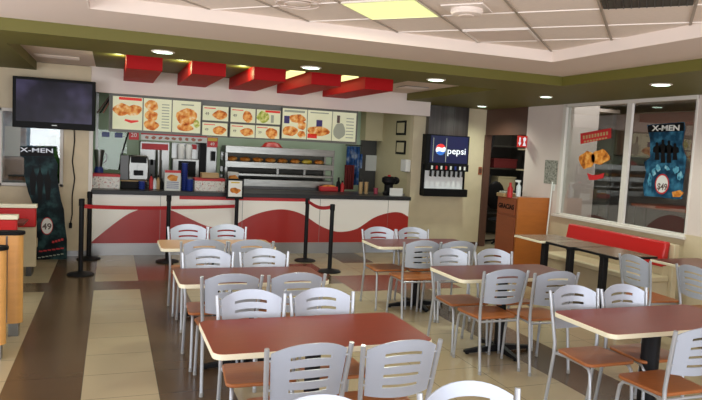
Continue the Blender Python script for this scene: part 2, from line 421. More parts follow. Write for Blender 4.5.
# downlights
dl = [(163, 51.5, 'recessed downlight in olive soffit nearest the television'), (311, 67.3, 'recessed downlight in olive soffit above the red beams, middle of the long run'),
      (436, 79.5, 'recessed downlight in olive soffit near the beige column'), (546, 96.5, 'recessed downlight beside the dividing corner, left of the window'),
      (482, 106, 'small far recessed downlight right of the cola dispenser'), (661, 84.3, 'recessed downlight above the poster window at right')]
proto = None
for x, y, lab in dl:
    p = pz(x, y, ZG)
    if proto is None:
        t = root('downlight', (p.x, p.y, ZG-.02), lab, 'downlight', 'recessed downlights in the olive soffit')
        mb = MB(); n = 28
        mb.lathe(p.x, p.y, [(.118, ZG-.001), (.115, ZG-.008), (.098, ZG-.012), (.096, ZG-.002)], n).build('rim', 'tbarw', t)
        MB().lathe(p.x, p.y, [(.094, ZG-.002), (.085, ZG-.0125)], n).build('lens', 'lamp', t)
        proto = t
    else:
        t = copy_tree(proto); t.location = (p.x, p.y, ZG-.02); t['label'] = lab
        if x in (546, 482):
            t.scale = (.8, .8, 1)
    L = bpy.data.lights.new('downlight_beam', 'SPOT'); L.energy = 85; L.spot_size = 2.7; L.spot_blend = .8; L.color = (.9, 1, .85); L.shadow_soft_size = .09
    lo = bpy.data.objects.new('downlight_beam', L); C.objects.link(lo); lo.location = (p.x, p.y, ZG-.04)
# ---------------------------------------------------------------- walls
def wall_box(name, m, *boxes):
    mb = MB()
    for b in boxes: mb.box(*b)
    return struct(mb.build(name, m, smooth=False))
# television wall (faces the camera), with window opening
YL = 10.2
wx0, wx1, wz0, wz1 = -1.50, -.66, 1.02, 2.12
wall_box('wall_television_side', 'wain', (-3.2, YL, 0, wx0, YL+.14, ZC), (wx1, YL, 0, -.30, YL+.14, ZC), (wx0, YL, 0, wx1, YL+.14, wz0), (wx0, YL, wz1, wx1, YL+.14, ZC))
struct(box('trim_2', 'alu', (-.315, YL-.02, .0, -.262, YL+.2, 2.42)))
box('baseboard_left', 'kick', (-3.2, YL-.012, 0, -.315, YL, .08))['kind'] = 'structure'
w1 = tag(root('window_1', (-1.08, YL, wz0), None, None), kind='structure')
mb = MB()
for b in ((wx0, YL+.0, wz0, wx0+.045, YL+.1, wz1), (wx1-.045, YL, wz0, wx1, YL+.1, wz1), (wx0, YL, wz0, wx1, YL+.1, wz0+.045), (wx0, YL, wz1-.045, wx1, YL+.1, wz1)): mb.box(*b)
mb.build('window_frame', 'alu', w1, bev=.004); box('pane', 'glass', (wx0+.04, YL+.04, wz0+.04, wx1-.04, YL+.05, wz1-.04), w1)
# right wall
XR = XW
wy0, wy1, wz0, wz1 = 6.02, 8.50, .90, 2.66
wall_box('wall_right', 'wall', (XR, wy1, .88, XR+.15, 9.52, ZG), (XR, -2.6, .90, XR+.15, wy0, ZG), (XR, wy0, wz1, XR+.15, wy1, ZG))
wall_box('wall_right_wainscot', 'wain', (XR-.01, wy0, 0, XR+.15, 9.52, .88), (XR-.03, -2.6, 0, XR+.15, wy0, .93))
struct(box('trim_3', 'alu', (XR-.07, wy0-.02, .865, XR+.06, wy1+.12, .905), bev=.006))
w2 = tag(root('window_2', (XR, 7.3, wz0), None, None), kind='structure')
mb = MB()
for b in ((XR-.015, wy0, wz0, XR+.05, wy0+.03, wz1+.03), (XR-.03, wy1-.03, wz0, XR+.07, wy1+.05, wz1+.03), (XR-.012, 7.10, wz0, XR+.035, 7.20, wz1), (XR-.03, wy0, wz1-.03, XR+.07, wy1, wz1+.03), (XR-.03, wy0, wz0, XR+.07, wy1, wz0+.03)): mb.box(*b)
mb.build('window_frame', 'alu', w2, bev=.006)
box('pane', 'glass', (XR+.015, wy0+.07, wz0+.03, XR+.023, 7.07, wz1-.03), w2); box('pane', 'glass', (XR+.015, 7.20, wz0+.03, XR+.023, wy1-.03, wz1-.03), w2)
# room beyond the window
wall_box('wall_beyond_window', 'wall', (10.4, 2.5, 0, 10.55, 12.6, 2.9))
wall_box('wall_beyond_partition', 'wall', (XR+.15, 9.42, 0, 8.3, 9.52, 2.9))
wall_box('wall_beyond_end', 'wall', (8.87, 12.5, 0, 10.4, 12.6, 2.9))
struct(box('ceiling_beyond_window', 'wall', (XR+.15, 2.5, 2.85, 10.5, 12.6, 2.9)))
struct(box('floor_beyond_window', 'f_brown', (gx[-1], -2.0, -.05, 10.5, 12.6, 0)))
struct(box('wall_beyond_bulkhead', 'bigbrown', (8.9, 2.6, 1.93, 9.6, 12.5, 2.70)))
t = tag(root('counter_unit', (9.6, 7.2, 0), 'long dark brown low unit in the room behind the window', 'cabinet'))
box('body', 'darkroom', (9.1, 4.0, 0, 9.9, 9.2, 1.0), t); box('worktop', 'woodd', (9.05, 3.95, 1.0, 9.95, 9.25, 1.05), t)
t = root('framed_notice', (10.36, 8.6, 1.2), 'pale framed board on the far wall seen through the window', 'notice board')
box('frame', 'dsteel', (10.36, 8.1, 1.2, 10.395, 9.1, 1.75), t); box('sheet', 'paper_dim', (10.352, 8.14, 1.24, 10.36, 9.06, 1.71), t)
# left, front walls (out of view, close the room); the shop front is glazed and lets daylight in
wall_box('wall_left', 'wall', (-3.35, -2.6, 0, -3.2, -1.5, ZT), (-3.35, 7.0, 0, -3.2, 10.3, ZT), (-3.35, -1.5, 0, -3.2, 7.0, .3), (-3.35, -1.5, 2.6, -3.2, 7.0, ZT))
wall_box('wall_front', 'wall', (-3.35, -2.75, 0, -2.6, -2.6, ZT), (6.2, -2.75, 0, 7.0, -2.6, ZT), (-2.6, -2.75, 2.6, 6.2, -2.6, ZT), (-2.6, -2.75, 0, 6.2, -2.6, .25))
# ---------------------------------------------------------------- column wall, corridor
YCOL = 10.85
wall_box('wall_column', 'column', (5.27, YCOL, 0, XR, YCOL+.15, ZC))
struct(box('baseboard_column', 'hood', (5.27, YCOL-.012, 0, XR, YCOL, .08)))
wall_box('wall_kitchen_right', 'kbeige', (5.27, YCOL+.15, 0, 5.37, YK, 2.9))
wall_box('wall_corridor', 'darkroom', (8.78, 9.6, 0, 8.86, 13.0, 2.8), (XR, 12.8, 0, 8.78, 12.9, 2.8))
struct(box('ceiling_corridor', 'ceil', (XR, 9.52, 2.7, 8.86, 12.9, 2.76)))
struct(box('door_1', 'hood', (XR-.0, 9.52, 2.19, XR+.12, YCOL, ZG)))
struct(box('trim_4', 'hood', (XR-.015, YCOL-.05, 0, XR+.12, YCOL+.0, 2.19)))
# kitchen shell
wall_box('wall_kitchen_back', 'kwall', (-.5, YK, 0, 5.4, YK+.12, 2.9))
wall_box('wall_kitchen_left', 'kwall', (-.42, YL+.14, 0, -.32, YK, 2.9))
struct(box('ceiling_kitchen', 'ceil', (-.42, YL+.1, 2.62, 5.3, YK, 2.70)))
struct(box('wall_fascia', 'fascia', (-.325, YL+.02, 2.435, 5.27, YL+.10, ZR+.02)))
# ---------------------------------------------------------------- red beams
xs = [(.143, .566), (.914, 1.349), (1.689, 2.146), (2.468, 2.913), (3.24, 3.69)]
labs = ['red box beam farthest left, nearest the television', 'red box beam second from the television', 'middle one of the five red box beams', 'red box beam second from the right', 'red box beam farthest right, nearest the column']
b0 = None
for (a, b), lab in zip(xs, labs):
    if b0 is None:
        b0 = MB().box(a, 8.3, 2.625, b, 10.215, ZR-.001).build('ceiling_beam', 'red', bev=.004); o = b0; x00 = o.location.x
    else:
        o = b0.copy(); C.objects.link(o); o.location.x = (a+b)/2
    tag(o, lab+' under the soffit', 'beam', 'red ceiling beams over the counter')
for k, (xa, xb) in enumerate([(.60, .88), (1.38, 1.66), (2.19, 2.44), (2.95, 3.21), (-.20, .11)]):
    t = root('strip_light', ((xa+xb)/2, 9.1 if k in (2, 3) else 7.85, ZR-.03), ['glowing strip light between first and second red beams', 'glowing strip light between second and third red beams', 'glowing strip light between third and fourth red beams', 'glowing strip light between fourth and fifth red beams', 'glowing strip light left of the first red beam'][k], 'ceiling light', 'strip lights between the red beams')
    xm = (xa+xb)/2
    if k in (2, 3):
        box('diffuser', 'glow', (xa+.02, 8.4, ZR-.02, xb-.02, 9.9, ZR-.004), t); box('end_cap', 'tbarw', (xa+.02, 9.9, ZR-.022, xb-.02, 9.93, ZR-.002), t)
    else:
        box('diffuser', 'dimglow', (xm-.05, 7.5, ZR-.02, xm+.05, 8.2, ZR-.004), t); box('end_cap', 'tbarw', (xm-.05, 7.46, ZR-.022, xm+.05, 7.5, ZR-.002), t)
        L = bpy.data.lights.new('strip_glow', 'POINT'); L.energy = 3.2; L.color = (.9, 1, .5); L.shadow_soft_size = .05
        lo = bpy.data.objects.new('strip_glow', L); C.objects.link(lo); lo.location = (xb-.06 if k != 4 else xb-.05, 8.55, ZR-.07)
# vents
t = root('air_vent', (-.65, 9.3, ZR-.02), 'long slotted air vent in the plaster ceiling above the television', 'ceiling vent')
box('backing', 'tbar', (-.95, 9.15, ZR-.006, -.42, 9.45, ZR-.001), t)
mb = MB()
for k in range(7): mb.box(-.95, 9.16+k*.042, ZR-.014, -.42, 9.18+k*.042, ZR-.006)
mb.build('slat', 'ceil', t)
t = root('air_vent', (4.45, 9.3, ZR-.02), 'small slotted air vent in the ceiling beside the column', 'ceiling vent')
box('backing', 'darkroom', (4.2, 9.0, ZR-.006, 4.6, 9.35, ZR-.001), t)
mb = MB()
for k in range(6): mb.box(4.2, 9.02+k*.056, ZR-.014, 4.6, 9.04+k*.056, ZR-.006)
mb.build('slat', 'ceil', t)
# ---------------------------------------------------------------- counter
X0, X1 = -.255, 4.95
t = root('service_counter', ((X0+X1)/2, YC+.35, 0), 'long white front service counter with red wave band and black top', 'counter')
box('body', 'white', (X0, YC, .185, X1, YC+.68, .93), t)
box('kick_plate', 'kick', (X0, YC+.012, 0, X1, YC+.66, .185), t)
box('worktop', 'ctop', (X0-.02, YC-.04, .93, X1+.02, YC+.72, .995), t, bev=.005)
cp = [(-.255, .21), (0.05, .48), (.30, .66), (.571, .74), (.85, .71), (1.15, .58), (1.4, .47), (1.62, .43), (1.85, .47), (2.15, .63), (2.45, .72), (2.72, .735), (3.0, .66), (3.3, .48), (3.55, .385), (3.75, .37), (4.0, .43), (4.3, .62), (4.6, .71), (4.8, .71), (4.95, .64)]
def cr(pts, n=6):
    out = []
    for i in range(len(pts)-1):
        p0 = pts[max(i-1, 0)]; p1 = pts[i]; p2 = pts[i+1]; p3 = pts[min(i+2, len(pts)-1)]
        for k in range(n):
            t_ = k/n
            out.append(tuple(.5*((2*p1[a])+(-p0[a]+p2[a])*t_+(2*p0[a]-5*p1[a]+4*p2[a]-p3[a])*t_**2+(-p0[a]+3*p1[a]-3*p2[a]+p3[a])*t_**3) for a in (0, 1)))
    return out+[pts[-1]]
w = cr(cp); mb = MB(); n = len(w)
vs = []
for y in (YC-.004, YC+.001):
    vs += [(x, y, .187) for x, z in w]+[(x, y, z) for x, z in w]
fs = []
for i in range(n-1):
    fs += [(i, i+1, n+i+1, n+i), (2*n+i, 3*n+i, 3*n+i+1, 2*n+i+1), (n+i, n+i+1, 3*n+i+1, 3*n+i)]
mb.add(vs, fs).build('wave_panel', 'wave', t, smooth=False)
box('red_stripe', 'redp', (1.0, YC-.006, .875, 3.05, YC+.001, .928), t)
mb = MB()
for x in (.72, 1.99, 3.3, 4.55): mb.box(x-.003, YC-.0055, .19, x+.003, YC, .925)
mb.build('panel_joint', 'steel2', t)
# ---------------------------------------------------------------- menu boards
MY = 10.32
boards = [(113, 95, 142, 129), (144, 97, 171, 130), (173, 99.5, 200, 132), (203, 105, 228, 121), (202.5, 122, 227, 136), (231, 107.5, 255, 124), (230.5, 125, 254.5, 137.5), (257, 110, 280, 124), (256, 125, 279, 138.5), (283, 108.5, 306, 139), (308, 111, 331, 140), (333, 112, 355, 143)]
blab = ['tall lit menu board with red heading, fried chicken pieces and a chili', 'tall lit menu board with three stacked pictures and side text', 'tall lit menu board with a round bucket of chicken', 'small upper menu board showing a tray of nuggets with price', 'small lower menu board showing red-orange wings with price', 'small upper menu board showing a red-topped drink cup', 'small lower menu board showing dark ribs with price', 'small upper menu board with green salad and red header', 'small lower menu board showing a single round burger', 'tall lit menu board crowded with burgers and a dark blue cup', 'tall lit menu board with combo meal and one dark blue cup', 'tall pale menu board with wrap picture, farthest right']
rects = []
for r in boards:
    a = py(r[0], r[1], MY); b = py(r[2], r[3], MY); rects.append([a.x, b.x, b.z, a.z])
for i in range(12):
    tall = i in (0, 1, 2, 9, 10, 11)
    rects[i][3] = 2.40 if tall else (2.35 if i in (3, 5, 7) else 2.09); rects[i][2] = 1.91 if tall else (2.125 if i in (3, 5, 7) else 1.89)
for i, (a, b, z0, z1) in enumerate(rects):
    t = root('menu_board', ((a+b)/2, MY, z0), blab[i], 'menu board', 'lit menu boards above the counter')
    box('case', 'frame_grey', (a-.012, MY+.002, z0-.012, b+.012, MY+.09, z1+.012), t, bev=.003)
    box('lit_panel', 'screenA', (a, MY-.004, z0, b, MY+.004, z1), t)
    w_, h_ = b-a, z1-z0; cxm, czm = (a+b)/2, (z0+z1)/2
    def pr(shape, name, m, e=.008): return MB().prism(shape, 'y', MY-e, MY-.0035).build(name, m, t, smooth=False)
    def rc(x0, z0_, x1, z1_): return [(a+w_*x0, z0+h_*z0_), (a+w_*x1, z0+h_*z0_), (a+w_*x1, z0+h_*z1_), (a+w_*x0, z0+h_*z1_)]
    def bl(x, z, rx, rz, s): return blob(a+w_*x, z0+h_*z, w_*min(rx*1.15, x-.02, .98-x), h_*rz*1.2, 16, .10, s)
    if i == 0:
        pr(rc(.2, .9, .97, .985), 'red_heading', 'mred')
        mb = MB(); mb.prism(bl(.3, .6, .24, .15, 1), 'y', MY-.008, MY-.0035); mb.prism(bl(.7, .6, .26, .14, 2), 'y', MY-.009, MY-.0035); mb.build('food_picture', 'mfood', t, smooth=False)
        pr([(a+w_*.4, z0+h_*.27), (a+w_*.62, z0+h_*.2), (a+w_*.88, z0+h_*.26), (a+w_*.86, z0+h_*.3), (a+w_*.62, z0+h_*.29), (a+w_*.42, z0+h_*.32)], 'chili_picture', 'mred')
    elif i == 1:
        for k, z in enumerate((.78, .47, .18)): pr(bl(.28, z, .22, .13, 5+k), 'food_picture', 'mfood')
        mb = MB()
        for k in range(9): mb.prism(rc(.65, .1+k*.09, .92, .13+k*.09), 'y', MY-.006, MY-.0035)
        mb.build('text_lines', 'mtext', t, smooth=False)
    elif i == 2:
        pr(bl(.5, .5, .3, .24, 8), 'food_picture', 'mfood'); pr(bl(.45, .16, .25, .1, 9), 'chicken_picture', 'mfood'); pr(bl(.86, .3, .12, .1, 10), 'salad_picture', 'mgreen')
        pr(rc(.3, .86, .75, .9), 'text_lines', 'mtext')
    elif i in (3, 4, 5, 6, 8):
        mm = 'mfood'
        pr(bl(.68, .42, .24 if i != 5 else .16, .26 if i in (3, 4, 6) else .36, 11+i), 'food_picture', mm)
        pr(rc(.05, .82, .5, .88), 'text_lines', 'mred'); text('price', '49' if i != 8 else '39', h_*.28, (a+w_*.17, MY-.006, z0+h_*.45), 0, 'mink', t, .001)
    elif i == 7:
        pr(rc(.35, .82, .98, .97), 'red_heading', 'mred'); pr(bl(.27, .48, .24, .34, 21), 'salad_picture', 'mgreen'); pr(rc(.6, .1, .72, .65), 'cup_picture', 'mtext')
    elif i == 9:
        pr(rc(.06, .88, .9, .95), 'text_lines', 'mtext')
        for k, (x, z, rx, rz) in enumerate([(.6, .68, .3, .12), (.8, .46, .18, .13), (.32, .25, .28, .15), (.8, .16, .15, .09)]): pr(bl(x, z, rx, rz, 30+k), 'food_picture', 'mfood')
        pr(rc(.06, .5, .28, .75), 'cup_picture', 'mblue')
    elif i == 10:
        pr(rc(.1, .9, .85, .94), 'text_lines', 'mtext'); pr(bl(.45, .3, .38, .15, 41), 'food_picture', 'mfood'); pr(rc(.36, .45, .6, .68), 'cup_picture', 'mblue'); pr(rc(.02, .05, .4, .2), 'red_heading', 'mred')
    else:
        pr(bl(.3, .35, .2, .25, 51), 'food_picture', 'mtext'); pr(rc(.18, .62, .3, .88), 'cup_picture', 'mink')
        mb = MB()
        for k in range(7): mb.prism(rc(.58, .12+k*.11, .9, .15+k*.11), 'y', MY-.006, MY-.0035)
        mb.build('text_lines', 'mtext', t, smooth=False)
# rail the boards hang from
struct(box('trim_5', 'frame_grey', (-.05, MY+.095, 1.87, 3.98, MY+.12, 2.46)))
# ---------------------------------------------------------------- television
t = root('television', (-.79, YL-.12, 1.86), 'flat black television mounted high on the wall beside the menu boards', 'television')
TY = YL-.22
a = py(12.5, 77.5, TY); b = py(95, 130, TY); zt, zb = a.z-.0, b.z; zt = (py(12.5, 77.5, TY).z+py(95, 80, TY).z)/2; zb = (py(13, 127.5, TY).z+py(95, 130.5, TY).z)/2
box('bezel', 'black', (a.x, TY, zb, b.x, TY+.07, zt), t, bev=.008)
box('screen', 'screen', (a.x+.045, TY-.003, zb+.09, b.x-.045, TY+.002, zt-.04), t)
box('wall_bracket', 'dsteel', ((a.x+b.x)/2-.12, TY+.07, (zb+zt)/2-.12, (a.x+b.x)/2+.12, YL-.001, (zb+zt)/2+.12), t)
box('maker_badge', 'steel2', ((a.x+b.x)/2-.035, TY-.004, zb+.043, (a.x+b.x)/2+.035, TY-.0001, zb+.056), t)
MB().tube([(-.52, YL-.02, 1.95), (-.51, YL-.018, 1.7), (-.535, YL-.018, 1.4), (-.50, YL-.018, 1.15), (-.53, YL-.02, .9), (-.525, YL-.03, .62), (-.545, YL-.04, .50)], .008, 6).build('power_cable', 'black', t)
box('plug', 'black', (-.565, YL-.055, .42, -.525, YL-.02, .50), t, bev=.006)
# ---------------------------------------------------------------- chairs
def make_chair():
    t = root('dining_chair', (0, 0, 0), 'x', 'chair', 'grey slotted-back chairs with wooden seats')
    # seat: rounded board
    pts = []
    for (cx, cy, r, a0) in ((.155, .115, .05, 0), (-.155, .115, .05, 90), (-.150, -.155, .035, 180), (.150, -.155, .035, 270)):
        for k in range(6): a_ = math.radians(a0+k*18); pts.append((cx+r*math.cos(a_), cy+r*math.sin(a_)))
    MB().prism(pts, 'z', .438, .46).build('seat', 'seat', t, bev=.006)
    # rear legs run on up as back posts
    for sx in (-1, 1):
        l = MB().tube([(sx*.190, -.262, .025), (sx*.188, -.235, .22), (sx*.186, -.208, .42), (sx*.188, -.207, .50), (sx*.200, -.232, .66), (sx*.213, -.268, .862)], .0125, 10).build('rear_leg', 'tube', t)
        MB().cyl(sx*.190, -.262, 0, .03, .0145, 10).build('foot_cap', 'glide', l)
        l = MB().tube([(sx*.165, -.10, .427), (sx*.166, .07, .427), (sx*.170, .125, .418), (sx*.174, .148, .39), (sx*.177, .160, .30), (sx*.182, .180, .025)], .0115, 10).build('front_leg', 'tube', t)
        MB().cyl(sx*.182, .180, 0, .03, .0135, 10).build('foot_cap', 'glide', l)
    MB().tube([(-.165, -.10, .427), (-.186, -.20, .424), (.186, -.20, .424), (.165, -.10, .427)], .010, 8).build('seat_frame', 'tube', t)
    MB().tube([(-.163, .09, .425), (.163, .09, .425)], .009, 8).build('cross_bar', 'tube', t)
    # back panel with four slots
    xsn = [-.192, -.165, -.135, -.105, -.07, -.035, 0, .035, .07, .105, .135, .165, .192]
    zsn = [0, .050, .067, .104, .121, .158, .175, .212, .229, .262, .285]
    hole = {1, 3, 5, 7}
    bm = bmesh.new(); g = {}
    def P(x, z):
        q = x/.192; arch = .052*(1-abs(q)**2.3); low = -.010*(1-q*q)
        zz = .592+low+(z/.285)*(.242+arch-low)
        yy = -.212-(zz-.52)*.165-.042*(1-q*q)
        xx = x*(.915+.085*(z/.285))
        return Vector((xx, yy, zz))
    for i, x in enumerate(xsn):
        for j, z in enumerate(zsn): g[i, j] = bm.verts.new(P(x, z))
    for i in range(len(xsn)-1):
        for j in range(len(zsn)-1):
            if j in hole and 3 <= i <= 8: continue
            bm.faces.new((g[i, j], g[i+1, j], g[i+1, j+1], g[i, j+1]))
    bmesh.ops.recalc_face_normals(bm, faces=bm.faces)
    bmesh.ops.solidify(bm, geom=list(bm.faces), thickness=.007)
    me = bpy.data.meshes.new('backrest'); bm.to_mesh(me); bm.free(); me.materials.append(M['chair'])
    for p in me.polygons: p.use_smooth = True
    me.set_sharp_from_angle(angle=math.radians(40))
    o = bpy.data.objects.new('backrest', me); C.objects.link(o); o.parent = t
    for sx in (-1, 1):
        for z in (.65, .80): MB().tube([(sx*(.172+.06*(z-.65)), -.225-(z-.6)*.16, z), (sx*(.199+.06*(z-.65)), -.225-(z-.6)*.16, z)], .006, 6).build('bolt', 'tube', t)
    return t
chair0 = make_chair(); used = [False]
def chair(x, y, rot, label):
    if not used[0]: t = chair0; used[0] = True
    else: t = copy_tree(chair0)
    t.location = (x, y, 0); t.rotation_euler = (0, 0, rot); t['label'] = label
    return t
def chair_px(xa, ya, xb, yb, facing, label, jit=0, Y=None):
    a = pz(xa, ya, .862); b = pz(xb, yb, .862); m = (a+b)/2
    off = .268
    if Y: m.x = py((xa+xb)/2, (ya+yb)/2, Y).x
    if facing == 'away': chair(m.x, (Y if Y else m.y)+off, jit, label)
    elif facing == 'toward': chair(m.x, (Y if Y else m.y)-off, PI+jit, label)
    else: chair((m.x)+off, m.y, -PI/2+jit, label)
R = math.radians
CH = [(171, 229, 206, 228, 'toward', 'grey slotted chair behind the amber table, left one, beside the belt post', 0, 7.05),
      (209, 228, 245, 228, 'toward', 'grey slotted chair behind the amber table, right one', 0, 7.07),
      (182, 243, 226, 243, 'away', 'grey chair in front of the amber table, left one', R(1), 6.02),
      (232, 243, 272, 243, 'away', 'grey chair in front of the amber table, right one', R(-1), 6.0),
      (185, 253, 233, 252, 'toward', 'grey chair behind the middle-left brown table, left one', R(1), 5.42),
      (243, 253, 286, 252, 'toward', 'grey chair behind the middle-left brown table, right one', 0, 5.42),
      (204, 278, 261, 276, 'away', 'grey chair in front of the middle-left brown table, left one', 0, 4.44),
      (272, 277, 323, 275, 'away', 'grey chair in front of the middle-left brown table, right one', 0, 4.43),
      (218, 297, 284, 294, 'toward', 'grey chair behind the near red table, left one', R(-1), 3.87),
      (292, 294, 353, 292, 'toward', 'grey chair behind the near red table, right one', 0, 3.86),
      (264, 350, 349, 342, 'away', 'large grey chair in front of the near red table, left one', R(3), None),
      (362, 345, 439, 340, 'away', 'large grey chair in front of the near red table, right one', R(2), None),
      (413, 393, 512, 389, 'toward', 'nearest grey chair at the bottom edge, only its curved back top showing, right one', R(-6), None),
      (364, 230, 394, 231, 'toward', 'grey chair behind the far brown table beside the counter end, left one', 0, 6.92),
      (398, 231, 427, 232, 'toward', 'grey chair behind the far brown table beside the counter end, right one', 0, 6.90),
      (408, 243, 440, 243, 'away', 'grey chair in front of the far brown table, left one, column behind it', R(-2), 5.92),
      (443, 244, 476, 245, 'away', 'grey chair in front of the far brown table, right one', R(-2), 5.88),
      (432, 252, 469, 253, 'toward', 'grey chair behind the centre-right brown table, left one', R(1), 5.34),
      (476, 253, 512, 254, 'toward', 'grey chair behind the centre-right brown table, right one', R(1), 5.30),
      (486, 272, 527, 270, 'away', 'grey chair in front of the centre-right brown table, left one, with full legs in view', 0, None),
      (538, 273, 578, 273, 'away', 'grey chair in front of the centre-right brown table, right one', R(-2), None),
      (551, 290, 598, 289, 'toward', 'grey chair behind the near right dark red table, left one', 0, 3.70),
      (602, 290, 646, 289, 'toward', 'grey chair behind the near right dark red table, right one', 0, 3.68),
      (619, 254, 653, 261, 'side', 'dull grey chair turned to the wall beside the red bench, left one', R(-3), None)]
for c in CH: chair_px(*c[:6], jit=c[6], Y=c[7])
chair(pz(676, 331, .862).x+.213, pz(676, 331, .862).y+.268, 0, 'grey chair in front of the near right dark red table, cut by the right edge')
p = pz(369-16, 397, .862); chair(p.x-.16, 2.14-.268, PI+R(-3), 'nearest grey chair at the bottom edge, left one, only a sliver of its top showing')
p = pz(677, 264, .862); chair(p.x+.268, p.y-.213, -PI/2+R(-3), 'dull grey chair turned to the wall at the right edge of the picture')
# ---------------------------------------------------------------- tables
def make_table(x0, x1, y0, y1, m, label, legx=None, r=.06, pr=.045):
    t = root('dining_table', ((x0+x1)/2, (y0+y1)/2, 0), label, 'table', 'rectangular laminate tables with cream edges')
    def rr(i):
        pts = []
        for (cx, cy, a0) in ((x1-r, y1-r, 0), (x0+r, y1-r, 90), (x0+r, y0+r, 180), (x1-r, y0+r, 270)):
            for k in range(7): a_ = math.radians(a0+k*15); pts.append((cx+(r-i)*math.cos(a_), cy+(r-i)*math.sin(a_)))
        return pts
    tt = MB().prism(rr(0.004), 'z', .722, .7505).build('tabletop', m, t)
    MB().prism(rr(0), 'z', .718, .7485).build('edge_band', 'cream', tt, bev=.003)
    cx, cy = (x0+x1)/2, (y0+y1)/2
    if legx is not None: cx = legx
    MB().cyl(cx, cy, .04, .700, pr, 24).build('pedestal', 'bmetal', t)
    mb = MB()
    mb.box(cx-.26, cy-.03, .700, cx+.26, cy+.03, .718); mb.box(cx-.03, cy-.22, .700, cx+.03, cy+.22, .718)
    mb.build('top_bracket', 'bmetal', t)
    for k in range(4):
        a_ = k*PI/2
        d = Vector((math.cos(a_), math.sin(a_), 0)); n_ = Vector((-d.y, d.x, 0)); L = .36 if k % 2 == 0 else .30
        c0 = Vector((cx, cy, 0)); pts = []
        for (s, hz, hw) in ((.03, .075, .03), (L, .035, .022)):
            for sg in (-1, 1): pts += [c0+d*s+n_*sg*hw+Vector((0, 0, .012)), c0+d*s+n_*sg*hw+Vector((0, 0, hz))]
        f = MB().add(pts, [(0, 1, 3, 2), (4, 6, 7, 5), (0, 4, 5, 1), (2, 3, 7, 6), (1, 5, 7, 3), (0, 2, 6, 4)]).build('foot', 'bmetal', t, bev=.004)
        q = c0+d*(L-.03); MB().cyl(q.x, q.y, 0, .014, .018, 12).build('glide', 'black', f)
    return t
make_table(.49, 1.72, 3.10, 3.73, 'top_red', 'near table with bright cherry red top and cream edge')
make_table(.48, 1.64, 4.70, 5.31, 'top_brown', 'brown topped table, second from the camera in the left row')
make_table(.46, 1.60, 6.29, 6.86, 'top_tan', 'amber topped table, farthest in the left row, by the belt posts')
make_table(2.76, 4.0, 4.60, 5.21, 'top_brown', 'brown topped table with cream edge, nearer of the two in the centre-right row')
make_table(2.74, 3.98, 6.31, 6.88, 'top_brown', 'brown topped table, farther of the two in the centre-right row, near the column')
make_table(2.87, 4.11, 2.99, 3.57, 'top_red', 'dark red topped table at the lower right of the picture', pr=.06)
# ---------------------------------------------------------------- wall tables and bench
def wall_table(x0, x1, y0, y1, m, edge, label, legs):
    t = root('wall_table', ((x0+x1)/2, (y0+y1)/2, 0), label, 'table', 'small tables along the red bench')
    tt = box('tabletop', m, (x0+.006, y0+.006, .722, x1-.006, y1-.006, .7505), t)
    MB().box(x0, y0, .718, x1, y1, .748).build('edge_band', edge, tt, bev=.006)
    for (x, y) in legs:
        l = box('leg', 'bmetal', (x-.035, y-.035, .03, x+.035, y+.035, .70), t, bev=.004)
        box('foot', 'bmetal', (x-.05, y-.05, 0, x1-.06, y+.05, .03), l, bev=.006)
        box('top_bracket', 'bmetal', (x-.04, y-.04, .70, x1-.08, y+.04, .718), l)
    return t
wall_table(5.12, 5.80, 6.68, 7.25, 'walltop', 'cream', 'small brown wall table with cream edge beside the orange cabinet', [(5.25, 6.75)])
wall_table(5.18, 5.82, 6.21, 6.66, 'walltop', 'bmetal', 'small brown wall table with black edge in front of the red bench, farther one', [(5.25, 6.26)])
wall_table(5.24, 5.84, 5.50, 6.18, 'walltop', 'bmetal', 'small brown wall table with black edge in front of the red bench, nearer one', [(5.31, 5.76)])
wall_table(5.60, 6.30, 4.15, 5.38, 'top_brown', 'cream', 'brown wall table with cream edge by the two chairs turned to the wall', [(5.80, 4.72)])
t = root('wall_bench', (6.3, 7.05, 0), 'long wall bench with red padded back and beige seat under the window', 'bench')
YB0, YB1 = 5.87, 7.66
box('base', 'beige', (6.0, YB0, 0, 6.44, YB1, .36), t, bev=.006)
box('seat', 'beige', (5.93, YB0-.02, .36, 6.42, YB1+.02, .44), t, bev=.02)
MB().prism([(6.29, .55), (6.39, .55), (6.42, .855), (6.34, .855)], 'y', YB0, YB1).build('backrest', 'redv', t, bev=.02, seg=3)
box('back_panel', 'beige', (6.42, YB0-.06, 0, 6.50, YB1+.02, .83), t, bev=.008)
box('lower_back', 'beige', (6.33, YB0, .44, 6.43, YB1, .56), t)
# ---------------------------------------------------------------- orange cabinet (waste station)
t = root('waste_cabinet', (6.5, 9.05, 0), 'tall orange wood waste cabinet against the right wall below the exit sign', 'cabinet')
xa = py(516, 230, 8.75).x; ztop = 1.145
yb = 9.38
box('side_panel', 'wood', (xa, 8.74, 0, XR-.012, 8.78, ztop), t, bev=.004)
box('body', 'woodd', (xa+.03, 8.78, 0, XR-.012, yb, ztop-.03), t, bev=.004)
box('door', 'woodd', (xa+.012, 8.82, .12, xa+.03, yb-.04, .80), t, bev=.004)
fp = box('flap', 'woodd', (xa+.010, 8.84, .84, xa+.03, yb-.06, 1.09), t, bev=.004)
text('lettering', 'GRACIAS', .11, (xa+.008, (8.80+yb)/2, .96), -PI/2, 'black', fp, .001, bold=.004)
mp = root('mop', (6.68, 8.62, 0), 'thin white handled mop leaning beside the orange cabinet', 'mop')
MB().tube([(6.70, 8.62, .05), (6.80, 8.68, 1.42)], .012, 8).build('handle', 'whitep', mp)
MB().lathe(6.70, 8.62, [(.05, 0), (.045, .05), (.02, .09)], 12).build('head', 'dsteel', mp)
